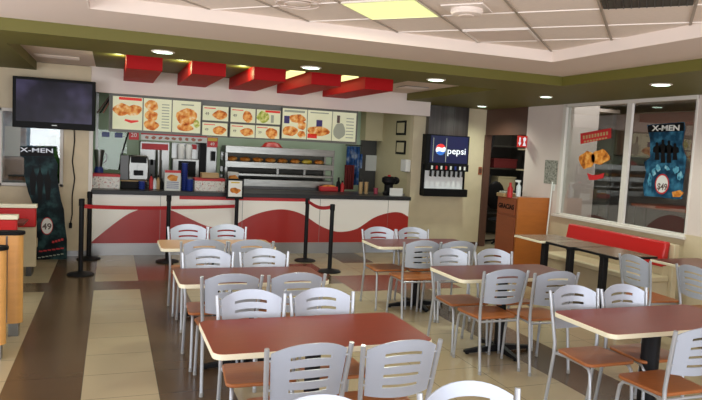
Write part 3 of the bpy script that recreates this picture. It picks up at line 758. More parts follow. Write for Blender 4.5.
def bottle_at(name, x, y, z, m, capm, label, h=.2, r=.035, cat='bottle'):
    t = root(name, (x, y, z), label, cat)
    MB().lathe(x, y, [(r, z), (r, z+h*.62), (r*.45, z+h*.78), (r*.4, z+h*.85)], 16).build('body', m, t)
    MB().lathe(x, y, [(r*.48, z+h*.85), (r*.42, z+h)], 12).build('cap', capm, t)
    return t
t = bottle_at('spray_bottle', 6.32, 8.92, ztop, 'bottle', 'whitep', 'white spray bottle on top of the orange cabinet', .26, .04)
MB().box(6.25, 8.905, ztop+.235, 6.35, 8.935, ztop+.27).build('trigger', 'whitep', t, bev=.006)
bottle_at('red_bottle', 6.24, 9.04, ztop-.03, 'redp', 'redp', 'red squeeze bottle on the orange cabinet beside the spray bottle', .25, .045)
t = root('supply_tray', (6.23, 9.35, ztop-.03), 'beige tray of supplies at the far end of the orange cabinet', 'tray')
box('tray', 'tanfood', (6.19, 9.14, ztop-.03, 6.5, 9.36, ztop+.03), t, bev=.008)
box('packet', 'paper_dim', (6.22, 9.17, ztop+.0301, 6.4, 9.33, ztop+.06), t, bev=.008)
# exit sign etc. on right wall
YE = 9.49
xe0, xe1, ze = py(517.5, 142, YE).x, min(py(527.5, 142, YE).x, XR-.002), py(522, 141.5, YE).z
t = root('exit_sign', ((xe0+xe1)/2, YE, ze-.1), 'small red emergency exit sign with white figures near the doorway', 'sign')
box('plate', 'exit', (xe0, YE, ze-.10, XR-.001, YE+.015, ze+.10), t, bev=.002)
MB().prism([(xe1-.085, ze-.075), (xe1-.02, ze-.075), (xe1-.045, ze-.01), (xe1-.02, ze+.05), (xe1-.05, ze+.08), (xe1-.085, ze+.05), (xe1-.065, ze-.01)], 'y', YE-.003, YE).build('running_figure', 'pwhite', t, smooth=False)
MB().prism([(xe0+.035, ze+.07), (xe0+.06, ze+.07), (xe0+.06, ze-.02), (xe0+.08, ze-.02), (xe0+.047, ze-.08), (xe0+.015, ze-.02), (xe0+.035, ze-.02)], 'y', YE-.003, YE).build('arrow', 'pwhite', t, smooth=False)
t = root('wall_sheet', (XR-.01, 8.78, 1.38), 'spotted grey notice sheet taped to the right wall left of the window', 'notice')
box('sheet', 'spots2', (XR-.006, 8.61, 1.38, XR-.001, 8.94, 1.77), t)
t = root('light_switch', (XR-.01, 8.67, 1.30), 'small white switch plate on the right wall below the notice sheet', 'switch')
box('plate', 'whitep', (XR-.01, 8.64, 1.27, XR-.001, 8.71, 1.38), t, bev=.003); box('rocker', 'paper', (XR-.014, 8.66, 1.30, XR-.01, 8.69, 1.35), t)
# ---------------------------------------------------------------- poster and sticker on window panes
def wall_shape(pts, x0, x1, name, m, parent):
    return MB().prism(pts, 'x', x0, x1).build(name, m, parent, smooth=False)
XP = XR+.005
t = root('film_poster', (XP, 6.5, 1.3), 'blue cut-out film poster with dark figures and a price circle on the right window pane', 'poster')
pl = [(647, 125), (684, 122), (685, 128), (682, 145), (686, 158), (685, 170), (683, 184), (682, 199), (672, 199), (660, 197), (644, 196), (643, 185), (646, 172), (644, 162), (650, 158), (650, 140)]
wall_shape([(px(x, y, XP).y, px(x, y, XP).z) for x, y in pl], XP, XP+.006, 'sheet', 'poster', t)
def pp(x, y): q = px(x, y, XP); return q.y, q.z
def bl2(pts): return [pp(*q) for q in pts]
wall_shape(bl2([(648, 125.5), (684, 122.5), (684, 131), (648, 132.5)]), XP-.0015, XP-.0001, 'title_band', 'black', t)
c = pp(666, 128.3); text('title', 'X-MEN', .10, (XP-.003, c[0], c[1]), -PI/2, 'whitep', t, .001, 1.45, bold=.003)
mb = MB()
for i, (x, y, h_) in enumerate([(657, 160, 18), (663, 163, 24), (669, 163, 23), (675, 160, 17)]):
    mb.prism(bl2([(x-2.4, y), (x-1.8, y-h_*.4), (x-4.2, y-h_*.45), (x-3.6, y-h_*.72), (x-1.3, y-h_*.8), (x-1.5, y-h_*.94), (x, y-h_), (x+1.5, y-h_*.94), (x+1.3, y-h_*.8), (x+3.6, y-h_*.72), (x+4.2, y-h_*.45), (x+1.8, y-h_*.4), (x+2.4, y)]), 'x', XP-.0015, XP-.0001)
mb.build('figures', 'black', t, smooth=False)
for i, (x, y, h_) in enumerate([(654, 172, 7), (658, 168, 5), (667, 168, 4), (676, 170, 7), (680, 176, 8), (650, 180, 9)]): wall_shape(bl2([(x+p_[0], y+p_[1]) for p_ in blob(0, 0, 2.4, h_*.6, 12, .3, i)]), XP-.0014, XP-.0001, 'pale_splash', 'splash', t)
def circ(x, y, r, x0, x1, name, m, sc=1.0, par=None):
    cy, cz = pp(x, y); wall_shape([(cy+r*sc*math.cos(a_), cz+r*math.sin(a_)) for a_ in [2*PI*k/28 for k in range(28)]], x0, x1, name, m, par)
circ(662, 184, .135, XP-.002, XP-.0001, 'badge_ring', 'redp', .85, t); circ(662, 184, .115, XP-.003, XP-.0018, 'badge', 'whitep', .85, t)
c = pp(662.3, 187); text('price', '$49', .12, (XP-.004, c[0], c[1]), -PI/2, 'mink', t, .0006, .9, bold=.003)
wall_shape(bl2([(672, 192), (680, 190), (684, 193), (680, 197), (673, 197)]), XP-.002, XP-.0001, 'food_picture', 'orange', t)
t = root('chicken_sticker', (XP, 7.8, 1.4), 'window sticker with red banner, two fried chicken pieces and a red chili', 'sticker')
wall_shape(bl2([(580.5, 133.5), (611, 128), (611, 138), (580.5, 144)]), XP, XP+.003, 'banner', 'redp', t)
mb = MB()
for k in range(9): x = 583+k*2.9; mb.prism(bl2([(x, 135.8-k*.52), (x+1.7, 135.5-k*.52), (x+1.7, 139-k*.52), (x, 139.3-k*.52)]), 'x', XP-.002, XP-.0001)
for k in range(8): x = 584+k*3; mb.prism(bl2([(x, 141-k*.53), (x+2, 140.7-k*.53), (x+2, 142.3-k*.53), (x, 142.6-k*.53)]), 'x', XP-.002, XP-.0001)
mb.build('banner_lettering', 'tanfood', t, smooth=False)
def pblob(x, y, rx, ry, s): return bl2([(x+p_[0], y+p_[1]) for p_ in blob(0, 0, rx, ry, 20, .15, s)])
for i, (x, y, rx, ry) in enumerate([(587, 160, 7, 9.5), (600, 157, 8, 8)]): wall_shape(pblob(x, y, rx, ry, 3+i), XP, XP+.003+.001*i, 'chicken_picture', 'orange', t)
wall_shape(bl2([(587, 173), (592, 175), (598, 175), (604, 173), (603, 178), (595, 180), (589, 180)]), XP, XP+.003, 'chili_picture', 'redp', t)
# ---------------------------------------------------------------- soda dispenser
YD = YCOL-.17
a = py(424, 134, YD); b = py(467, 195, YD); xa, xb = a.x+.06, b.x-.02; zt = (py(424, 133, YD).z+py(467, 137, YD).z)/2; zb = (py(424, 194, YD).z+py(467, 197, YD).z)/2
t = root('soda_dispenser', ((xa+xb)/2, YD+.14, zb), 'black soda dispenser with blue lit cola sign mounted on the beige column wall', 'soda dispenser')
zz = lambda y: py(445, y, YD).z
box('cabinet', 'black', (xa, YD+.09, zb, xb, YCOL-.001, zt), t, bev=.006)
box('sign_box', 'black', (xa, YD, zz(165), xb, YD+.10, zt), t, bev=.006)
box('sign_panel', 'pepsib', (xa+.09, YD-.006, zz(163), xb-.03, YD, zt-.02), t)
cx_, cz_ = py(440.5, 149, YD).x, py(440.5, 149.5, YD).z
def disc(cx, cz, r, y0, y1, name, m, lo=0, hi=2*PI): return MB().prism([(cx+r*math.cos(lo+(hi-lo)*k/28), cz+r*math.sin(lo+(hi-lo)*k/28)) for k in range(29 if hi-lo < 6.2 else 28)], 'y', y0, y1).build(name, m, t, smooth=False)
RR = .105
disc(cx_, cz_, RR, YD-.010, YD-.006, 'globe_band', 'pwhite')
def cap(name, m, th, sgn):
    pts = []
    k0 = [math.radians(th)+ (PI-2*math.radians(10))*k/20 + math.radians(10) for k in range(21)]
    pts = [(cx_+RR*math.cos(q), cz_+RR*math.sin(q)) for q in k0]
    e, s_ = pts[-1], pts[0]
    for k in range(1, 8):
        f_ = k/8; x = e[0]+(s_[0]-e[0])*f_; z = e[1]+(s_[1]-e[1])*f_; o_ = .022*math.sin(f_*2*PI)*sgn+.022
        pts.append((x+o_*math.cos(math.radians(th+90)), z+o_*math.sin(math.radians(th+90))))
    MB().prism(pts, 'y', YD-.0125, YD-.010).build(name, m, t, smooth=False)
cap('globe_top', 'pred', 18, 1); cap('globe_bottom', 'pblue', 198, 1)
text('lettering', 'pepsi', .175, (py(456.5, 151.5, YD).x, YD-.007, py(456.5, 151.5, YD).z), 0, 'pwhite', t, .002, 1.12, bold=.0008)
for x in (433, 446): q = py(x, 150, YD).x; box('ice_streak', 'mtext', (q-.006, YD-.008, zz(162), q+.006, YD-.0055, zt-.06), t)
box('tap_bar', 'black', (xa+.02, YD-.03, zz(171), xb, YD+.10, zz(164)), t, bev=.006)
box('splash_back', 'spl', (xa+.05, YD+.07, zz(189), xb-.06, YD+.092, zz(171)), t)
for k in range(8):
    q = xa+.13+(xb-xa-.22)*k/7
    n_ = MB().tube([(q, YD+.03, zz(171)), (q, YD+.03, zz(174)), (q, YD+.045, zz(176.5))], .012, 8).build('tap', 'dsteel', t)
    box('lever', 'black', (q-.014, YD-.012, zz(177), q+.014, YD-.006, zz(170)), n_)
    box('button_label', ['whitep', 'redp', 'whitep', 'redp', 'whitep', 'blue', 'whitep', 'whitep'][k], (q-.018, YD-.036, zz(169.5), q+.018, YD-.030, zz(166)), n_)
box('drip_tray', 'black', (xa, YD-.03, zb-.02, xb+.01, YD+.16, zz(189)), t, bev=.006)
ch = root('steel_hood', ((xa+xb)/2, YD+.15, zt), 'tall brushed steel chute above the soda dispenser', 'hood')
box('panel', 'hoodsteel', (xa+.05, YD+.03, zt+.001, xb-.03, YCOL-.002, ZG-.002), ch, bev=.003)
mb = MB()
for f_ in (.3, .62): q = xa+.05+(xb-xa-.08)*f_; mb.box(q-.004, YD+.026, zt+.005, q+.004, YD+.03, ZG-.01)
mb.build('seam', 'dsteel', ch)
t = root('wall_socket', (6.6, YCOL-.01, 1.2), 'small brown cover plate on the beige wall right of the soda dispenser', 'socket')
q = py(480, 170, YCOL); box('plate', 'woodd', (q.x-.04, YCOL-.012, q.z-.09, q.x+.04, YCOL-.001, q.z+.06), t, bev=.003); box('cover', 'hood', (q.x-.025, YCOL-.016, q.z-.06, q.x+.025, YCOL-.012, q.z+.03), t)
# ---------------------------------------------------------------- corridor contents
t = root('shelf_rack', (7.6, 12.4, 0), 'dark metal shelf rack with stored goods seen through the doorway', 'shelf')
for x in (7.25, 8.7): box('upright', 'dsteel', (x-.02, 12.2, 0, x+.02, 12.24, 2.1), t)
for z in (.5, 1.0, 1.5, 2.0): box('shelf_board', 'steel2', (7.23, 12.15, z, 8.72, 12.7, z+.03), t)
for k, (x, z, w_, h_, m, lab) in enumerate([(7.4, 1.531, .35, .25, 'paper_dim', 'grey-white box on the corridor shelf, upper left'), (7.95, 1.531, .6, .18, 'darkred', 'dark red box on the corridor shelf, upper middle'), (7.4, 1.031, .5, .3, 'dsteel', 'dark bin on the corridor shelf, middle'), (8.1, 1.031, .45, .28, 'kbeige', 'beige carton on the corridor shelf, middle right')]):
    tt = root('storage_box', (x+w_/2, 12.4, z), lab, 'box', 'boxes on the corridor shelf')
    box('carton', m, (x, 12.2, z, x+w_, 12.6, z+h_), tt, bev=.006); box('lid', m, (x-.01, 12.19, z+h_, x+w_+.01, 12.61, z+h_+.03), tt)
t = root('hanging_hose', (7.5, 11.8, 2.0), 'dark curved hose hanging in the doorway', 'hose')
MB().tube([(7.35, 11.8, 2.69), (7.35, 11.8, 2.1), (7.4, 11.8, 1.88), (7.5, 11.8, 1.84), (7.6, 11.8, 1.9), (7.64, 11.8, 2.2), (7.64, 11.8, 2.69)], .025, 8).build('tube', 'black', t)
t = root('office_chair', (7.35, 11.2, 0), 'black rounded chair back standing inside the dark doorway', 'chair')
MB().ell((7.45, 11.3, .98), (.22, .06, .3)).build('backrest', 'black', t); MB().ell((7.45, 11.1, .5), (.24, .22, .05)).build('seat', 'black', t)
MB().cyl(7.45, 11.15, .06, .5, .03).build('column', 'dsteel', t)
for k in range(5): a_ = 2*PI*k/5; MB().tube([(7.45, 11.15, .08), (7.45+.25*math.cos(a_), 11.15+.25*math.sin(a_), .03)], .02, 6).build('spoke', 'black', t)
t = root('work_table', (7.6, 10.9, 0), 'steel table with small red and yellow goods inside the doorway', 'table')
box('top', 'steel2', (8.2, 10.3, .9, 8.75, 11.3, .93), t)
for x in (8.25, 8.7):
    for y in (10.35, 11.25): box('leg', 'steel2', (x-.02, y-.02, 0, x+.02, y+.02, .9), t)
for k, (y, w_, h_, m, lab) in enumerate([(10.4, .22, .16, 'darkred', 'dark red carton on the steel corridor table, nearest'), (10.72, .2, .24, 'paper_dim', 'pale carton on the steel corridor table, middle'), (11.0, .2, .13, 'yellow', 'yellow carton on the steel corridor table, farthest')]):
    tt = root('storage_box', (8.45, y+w_/2, .931), lab, 'box', 'boxes on the steel corridor table')
    box('carton', m, (8.3, y, .931, 8.6, y+w_, .931+h_), tt, bev=.006); box('lid', m, (8.29, y-.006, .931+h_, 8.61, y+w_+.006, .951+h_), tt)
t = root('wall_shelf', (8.6, 10.9, 1.95), 'pale shelf board on the wall inside the doorway', 'shelf')
box('board', 'kbeige', (8.4, 10.2, 1.95, 8.779, 12.0, 1.98), t); box('lower_board', 'kbeige', (8.4, 10.2, 1.5, 8.779, 12.0, 1.53), t)
for k, (y, w_, h_, m, lab) in enumerate([(10.4, .35, .2, 'hood', 'brown carton on the pale shelf, nearest'), (10.85, .3, .28, 'paper_dim', 'pale carton on the pale shelf, middle'), (11.3, .4, .18, 'darkred', 'dark red carton on the pale shelf, farthest')]):
    tt = root('storage_box', (8.6, y+w_/2, 1.531), lab, 'box', 'boxes on the pale corridor shelf')
    box('carton', m, (8.45, y, 1.531, 8.75, y+w_, 1.531+h_), tt, bev=.006); box('lid', m, (8.44, y-.006, 1.531+h_, 8.755, y+w_+.006, 1.551+h_), tt)
# ---------------------------------------------------------------- stanchions
def stanchion(x, y, label, h=.985, first=[None]):
    if first[0] is None:
        t = root('belt_post', (0, 0, 0), label, 'belt post', 'black queue belt posts before the counter')
        MB().lathe(0, 0, [(.165, 0), (.165, .012), (.15, .022), (.06, .036), (.035, .05)], 36).build('base', 'bmetal', t)
        MB().cyl(0, 0, .04, .90, .030, 20).build('pole', 'bmetal', t)
        MB().lathe(0, 0, [(.036, .895), (.036, .975), (.030, .985)], 20).build('belt_head', 'black', t)
        first[0] = t
    else: t = copy_tree(first[0])
    t.location = (x, y, 0); t['label'] = label
    return t
P1, P2, P3, P4, P5, P6 = (-.345, 8.80), (-.285, 9.93), (.795, 9.62), (1.86, 10.0), (2.875, 9.53), (2.99, 8.66)
stanchion(*P1, 'black belt post with round base nearest the camera, below the television')
stanchion(*P2, 'black belt post at the left end of the counter, behind the nearest post')
stanchion(*P3, 'black belt post in the middle of the red belt, behind the amber table')
stanchion(*P4, 'black belt post carrying the framed food sign')
stanchion(*P5, 'black belt post right of the framed sign, farther of the right pair')
stanchion(*P6, 'black belt post nearer of the right pair, standing free on the floor')
def belt(a, b, label, sag=.0, z=.915, zb=None):
    zb = z if zb is None else zb
    n = 12; mb = MB(); vs = []; fs = []
    A_ = Vector((a[0], a[1], 0)); B_ = Vector((b[0], b[1], 0)); d = (B_-A_).normalized(); A_ += d*.037; B_ -= d*.037; nn = Vector((-d.y, d.x, 0))*.002
    for i in range(n+1):
        f_ = i/n; p = A_+(B_-A_)*f_; zz_ = z+(zb-z)*f_-sag*math.sin(PI*f_)
        vs += [p+nn+Vector((0, 0, zz_)), p+nn+Vector((0, 0, zz_+.05)), p-nn+Vector((0, 0, zz_+.05)), p-nn+Vector((0, 0, zz_))]
    for i in range(n):
        o_ = 4*i
        for k in range(4): fs.append((o_+k, o_+(k+1) % 4, o_+4+(k+1) % 4, o_+4+k))
    fs += [(0, 3, 2, 1), (4*n, 4*n+1, 4*n+2, 4*n+3)]
    tag(mb.add(vs, fs).build('queue_belt', 'belt', smooth=False), label, 'queue belt', 'red queue belts')
belt(P1, P3, 'long red belt between the nearest left post and the middle post', .01, .86, .775); belt(P3, P4, 'red belt running from the middle post to the framed sign post', .005, .775, .775)
belt(P5, P6, 'short sagging red belt between the two right posts', .05)
# framed sign on post 4
t = root('framed_sign', (P4[0], P4[1], .986), 'black framed sign with a picture of fried chicken on top of a belt post', 'sign')
a = py(227, 180, P4[1]-.03); b = py(243, 201, P4[1]-.03)
x0, x1 = a.x-.01, b.x; z1_, z0_ = 1.235, .92
ys = P4[1]-.06
box('frame', 'black', (x0, ys, z0_, x1, ys+.022, z1_), t, bev=.004); box('sheet', 'whitep', (x0+.03, ys-.003, z0_+.035, x1-.03, ys, z1_-.03), t)
MB().prism(blob((x0+x1)/2, z0_+.13, .07, .05, 18, .2, 4), 'y', ys-.005, ys-.003).build('food_picture', 'orange', t, smooth=False)
box('heading', 'yellow', (x0+.07, ys-.005, z1_-.07, x1-.07, ys-.003, z1_-.05), t)
box('bracket', 'black', (P4[0]-.02, ys+.02, .93, P4[0]+.02, P4[1]-.03, 1.0), t)
# ---------------------------------------------------------------- items on the service counter
ZS = .9955
def on_counter(x, y): return pz(x, y, ZS)
def item(name, xa, xb, ytop, Y0, dep, m, label, cat, z0=ZS, extra=None, mtop=None):
    a = py(xa, ytop, Y0); b = py(xb, ytop, Y0)
    t = root(name, ((a.x+b.x)/2, Y0+dep/2, z0), label, cat)
    box('body', m, (a.x, Y0, z0, b.x, Y0+dep, a.z), t, bev=.004)
    if mtop: box('lid', mtop, (a.x-.004, Y0-.004, a.z-.035, b.x+.004, Y0+dep+.004, a.z+.004), t)
    return t, a.x, b.x, a.z
item('carton_stack', 92, 120, 174, 10.45, .3, 'spots', 'white patterned carton with red lid at the left end of the counter', 'carton', mtop='redp')
item('napkin_box', 195, 225, 178.5, 10.40, .28, 'spots', 'white patterned box left of the framed sign on the counter', 'box', mtop='redp')
z_ = py(195, 178, 10.4).z
t = root('tan_box', (1.6, 10.5, z_+.004), 'plain tan box lying on the white patterned box', 'box'); a = py(202, 173, 10.42); b = py(219, 173, 10.42)
box('body', 'tanfood', (a.x, 10.42, z_+.0045, b.x, 10.62, z_+.07), t, bev=.004); box('lid', 'tanfood', (a.x-.003, 10.417, z_+.07, b.x+.003, 10.623, z_+.085), t)
t, xa_, xb_, zt_ = item('promo_stand', 165, 181, 170, 10.30, .05, 'paper', 'white upright counter card with chicken picture and red header', 'sign')
box('header', 'redp', (xa_, 10.295, zt_-.04, xb_, 10.30, zt_), t); MB().prism(blob((xa_+xb_)/2, zt_-.12, .09, .05, 18, .15, 6), 'y', 10.296, 10.30).build('food_picture', 'orange', t, smooth=False)
mb = MB()
for k in range(4): mb.box(xa_+.03, 10.297, ZS+.04+k*.03, xb_-.03, 10.30, ZS+.05+k*.03)
mb.build('text_lines', 'blue', t)
def cup_stack(x, ytop, Y, r, m, label, name='cup_stack', z0=ZS):
    p = py(x, ytop, Y); t = root(name, (p.x, Y, z0), label, 'cups'); n_ = max(1, int((p.z-z0)/.03))
    prof = []
    for k in range(n_): prof += [(r*.86, z0+(p.z-z0)*k/n_), (r, z0+(p.z-z0)*(k+.95)/n_)]
    MB().lathe(p.x, Y, prof, 16).build('cups', m, t); MB().lathe(p.x, Y, [(r*1.08, p.z-.01), (r*1.08, p.z)], 16).build('rim', m, t)
cup_stack(185, 163, 10.5, .05, 'blue', 'tall stack of blue cups beside the white counter card'); cup_stack(190, 179, 10.42, .06, 'blue', 'short blue cups in front of the tall blue stack')
cup_stack(142, 181, 10.5, .05, 'blue', 'short blue cups under the coffee machine')
cup_stack(361, 182, 10.7, .035, 'tanfood', 'left of two tan cup stacks near the right counter end'); cup_stack(366.5, 182, 10.7, .035, 'tanfood', 'right of two tan cup stacks near the right counter end')
cup_stack(376, 188, 10.7, .04, 'pink', 'pink cup near the coffee brewer on the counter')
# coffee machine on black stand
t, xa_, xb_, zt_ = item('machine_stand', 121, 147, 181, 10.62, .25, 'black', 'black stand under the chrome coffee machine', 'stand')
box('shelf', 'tanfood', (xa_-.01, 10.6, zt_, xb_, 10.88, zt_+.015), t)
z0m = zt_+.016; a = py(129, 155, 10.62); b = py(149, 155, 10.62)
t = root('coffee_machine', ((a.x+b.x)/2, 10.75, z0m), 'rounded chrome coffee machine with black spout on the counter', 'coffee machine')
MB().prism([(a.x, z0m), (b.x, z0m), (b.x+.01, z0m+.22), (b.x-.01, a.z), (a.x+.01, a.z), (a.x-.01, z0m+.22)], 'y', 10.66, 10.87).build('body', 'steel2', t, bev=.02)
box('panel', 'black', (a.x+.03, 10.64, a.z-.12, b.x-.03, 10.66, a.z-.02), t, bev=.004); box('spout', 'black', ((a.x+b.x)/2-.07, 10.6, z0m+.08, (a.x+b.x)/2+.07, 10.66, z0m+.16), t, bev=.008)
box('knob', 'steel2', ((a.x+b.x)/2-.012, 10.60, z0m+.16, (a.x+b.x)/2+.012, 10.64, z0m+.26), t)
item('till_box', 120.5, 129, 155, 10.68, .1, 'dsteel', 'narrow dark device standing left of the coffee machine', 'device', z0=z0m)
for k, (x, h_, m_, lab) in enumerate([(151, .24, 'redp', 'red sauce bottle right of the coffee machine'), (154.5, .2, 'bottle', 'pale sauce bottle right of the red one'), (158, .22, 'tanfood', 'tan sauce bottle left of the white counter card'), (161.5, .17, 'black', 'short black bottle touching the white counter card')]):
    p = py(x, 190, 10.6); bottle_at('sauce_bottle', p.x, 10.6, ZS, m_, 'black', lab, h_, .032)
for k, (x, h_, m_, lab) in enumerate([(339, .26, 'black', 'dark tall bottle beside the right end of the food warmer'), (343, .2, 'redp', 'short red bottle beside the right end of the food warmer')]):
    p = py(x, 190, 11.0); bottle_at('sauce_bottle', p.x, 11.05, ZS, m_, 'black', lab, h_, .04)
# coffee brewer right end
p = py(388, 192, 10.55)
t = root('coffee_brewer', (p.x, 10.6, ZS), 'black round coffee brewer at the right end of the counter', 'coffee machine')
x_, z_ = py(389, 180, 10.6).x, py(389, 182, 10.6).z
MB().lathe(x_, 10.6, [(.10, ZS), (.11, ZS+.03), (.08, ZS+.06), (.08, z_-.05), (.13, z_), (.13, z_+.07), (.08, z_+.10)], 24).build('body', 'black', t)
MB().ell((x_+.12, 10.58, z_+.03), (.08, .07, .07)).build('jug', 'black', t); MB().lathe(x_, 10.6, [(.03, z_+.10), (.025, z_+.13)], 12).build('knob', 'redp', t)
t = root('white_card', (x_+.09, 10.36, ZS), 'blank white card standing before the coffee brewer', 'card')
a = py(390, 188, 10.36); b = py(403, 188, 10.36); box('card', 'whitep', (a.x, 10.36, ZS+.005, b.x, 10.37, a.z), t, bev=.003); box('stand', 'whitep', (a.x+.02, 10.34, ZS, b.x-.02, 10.42, ZS+.005), t)
# side-wall items (wall faces left)
XS = 5.27
for k, (x0, y0, x1, y1, lab) in enumerate([(397.5, 121, 406, 135, 'upper small dark framed certificate on the beige side wall'), (397, 140.5, 405.5, 154.5, 'lower small dark framed certificate on the beige side wall')]):
    q0 = px(x0, y0, XS); q1 = px(x1, y1, XS)
    t = root('framed_certificate', (XS-.01, (q0.y+q1.y)/2, q1.z), lab, 'picture frame', 'framed certificates on the side wall')
    box('frame', 'black', (XS-.02, q1.y, q1.z, XS-.001, q0.y, q0.z), t); box('sheet', 'kbeige', (XS-.024, q1.y+.05, q1.z+.04, XS-.02, q0.y-.05, q0.z-.04), t)
q0 = px(402, 159, XS); q1 = px(410.5, 172, XS)
t = root('towel_dispenser', (XS-.06, (q0.y+q1.y)/2, q1.z), 'white paper towel dispenser on the beige side wall near the column', 'dispenser')
box('case', 'whitep', (XS-.11, 10.87, q1.z, XS-.001, 11.1, q0.z), t, bev=.015); box('slot', 'dsteel', (XS-.09, 10.90, q1.z-.004, XS-.03, 11.07, q1.z+.006), t)
# kitchen back: door, paper, upper cabinet
t = tag(root('door_2', (5.0, YK-.02, 0), None, None), kind='structure')
a = py(361, 143, YK-.02); b = py(384, 143, YK-.02)
box('door_leaf', 'dsteel', (a.x, YK-.04, 0, min(b.x, 5.26), YK-.001, 2.0), t); box('door_handle', 'steel2', (a.x+.06, YK-.07, 1.0, a.x+.08, YK-.04, 1.15), t)
struct(box('wall_kitchen_bulkhead', 'kbeige', (a.x-.02, 12.3, 1.98, 5.27, YK, 2.62)))
q0, q1 = py(366, 155, YK-.045), py(376.5, 171, YK-.045)
tag(box('door_notice', 'paper', (q0.x, YK-.05, q1.z, q1.x, YK-.0405, q0.z)), 'sheet of white paper taped to the dark kitchen door', 'notice')
# hanging aprons / flag by the door
q0, q1 = py(347, 146, 12.3), py(360, 190, 12.3)
t = root('hanging_apron', ((q0.x+q1.x)/2, 12.35, q1.z), 'blue and white cloth hanging beside the kitchen door', 'apron')
mb = MB(); n = 10; w_ = q1.x-q0.x
def ribbon(x0, x1, z0, z1, Y, amp):
    mb = MB(); n = 14; pts = [(x0+(x1-x0)*k/n, Y+amp*math.sin(k*1.7)) for k in range(n+1)]; poly = pts+[(x, y+.01) for x, y in reversed(pts)]
    return mb.prism(poly, 'z', z0, z1)
ribbon(q0.x, q1.x-.05, q1.z+.1, q0.z, 12.3, .02).build('cloth', 'apron', t); ribbon(q0.x+.1, q1.x, q1.z+.45, q0.z-.15, 12.27, .015).build('white_part', 'apron', t)
MB().tube([(q0.x-.02, 12.33, q0.z+.02), (q1.x+.02, 12.33, q0.z+.02)], .012, 8).build('rail', 'dsteel', t)
q0, q1 = py(347, 165, 12.1), py(355, 190, 12.1)
ribbon(q0.x, q1.x, q1.z, q0.z, 12.22, .02).build('red_part', 'darkred', t)
# ---------------------------------------------------------------- food warmer display
WX0, WX1, WY0, WY1 = py(225, 170, 11.2).x, py(334, 170, 11.2).x, 11.2, 11.75
t = root('food_warmer', ((WX0+WX1)/2, 11.45, .9), 'wide steel and glass heated display with three shelves behind the counter', 'food warmer')
zf = lambda y: py(280, y, 11.2).z
for i, (y0, y1) in enumerate([(148, 155), (163, 169), (174.5, 177), (180, 187)]): box('shelf', 'steel', (WX0, WY0, zf(y1), WX1, WY1 if i != 0 else WY1-.1, zf(y0)), t, bev=.006)
for x in (WX0+.02, WX0+(WX1-WX0)*.47, WX0+(WX1-WX0)*.72, WX1-.02): box('upright', 'steel2', (x-.02, WY0+.01, zf(187) if x in (WX0+.02, WX1-.02) else zf(175), x+.02, WY0+.05, zf(150) if x in (WX0+.02, WX1-.02) else zf(165)), t)
for x in (WX0+.02, WX1-.02): box('rear_upright', 'steel2', (x-.02, WY1-.05, zf(187), x+.02, WY1-.01, zf(150)), t)
box('back_panel', 'darkroom', (WX0, WY1, zf(187), WX1, WY1+.02, zf(150)), t)
box('cabinet', 'dsteel', (WX0, WY0+.02, 0, WX1, WY1, zf(187)-.001), t)
# food in the warmer: trays of chicken pieces
rnd = random.Random(3)
zlev = zf(163)+.002
k = 0
for x in [WX0+.15+.23*i for i in range(8)]:
    mb = MB().ell((x, WY0+.18, zlev+.035), (.10, .08, .045), 10, 6, .25)
    m_ = 'orange' if k not in (6,) else 'yellow'
    tag(mb.build('chicken_piece', m_), ['fried chicken piece at the left end of the warmer shelf', 'second fried chicken piece from the left on the warmer shelf', 'third fried chicken piece from the left on the warmer shelf', 'fried chicken piece left of centre on the warmer shelf', 'fried chicken piece right of centre on the warmer shelf', 'third fried piece from the right end of the warmer shelf', 'yellow wrapped piece on the warmer shelf near the right', 'fried chicken piece at the right end of the warmer shelf'][k], 'food', 'fried chicken pieces in the food warmer'); k += 1
q = py(328, 188, 11.1)
t = root('red_basket', (q.x, 11.15, .996), 'small red food basket at the right foot of the warmer', 'basket')
box('tray', 'redp', (q.x-.18, 10.98, ZS+.0, q.x+.16, 11.12, ZS+.09), t, bev=.02); MB().ell((q.x, 11.05, ZS+.09), (.13, .05, .03)).build('contents', 'orange', t)
struct(box('trim_6', 'steel2', (-.3, 10.925, .93, 5.2, 11.19, .9945)))
q = py(272, 144.5, 11.4)
t = root('dark_red_bowl', (q.x, 11.4, zf(148)), 'dark red upturned bowl on top of the food warmer', 'bowl')
MB().lathe(q.x, 11.4, [(.19, zf(148)+.001), (.17, zf(148)+.03), (.13, zf(143.5)), (.05, zf(142.3))], 24).build('bowl', 'wave', t); MB().lathe(q.x, 11.4, [(.2, zf(148)+.001), (.2, zf(148)+.012)], 24).build('rim', 'wave', t)
q = py(233, 178, 10.8); t = root('chip_bag', (q.x, 10.8, ZS), 'orange and white snack packet behind the framed sign', 'packet')
MB().prism([(q.x-.10, ZS+.0), (q.x+.11, ZS), (q.x+.09, ZS+.22), (q.x+.1, ZS+.30), (q.x-.09, ZS+.31), (q.x-.08, ZS+.2)], 'y', 10.78, 10.85).build('bag', 'paper', t, bev=.02)
MB().prism(blob(q.x, ZS+.2, .08, .06, 16, .15, 9), 'y', 10.772, 10.78).build('food_picture', 'orange', t, smooth=False)
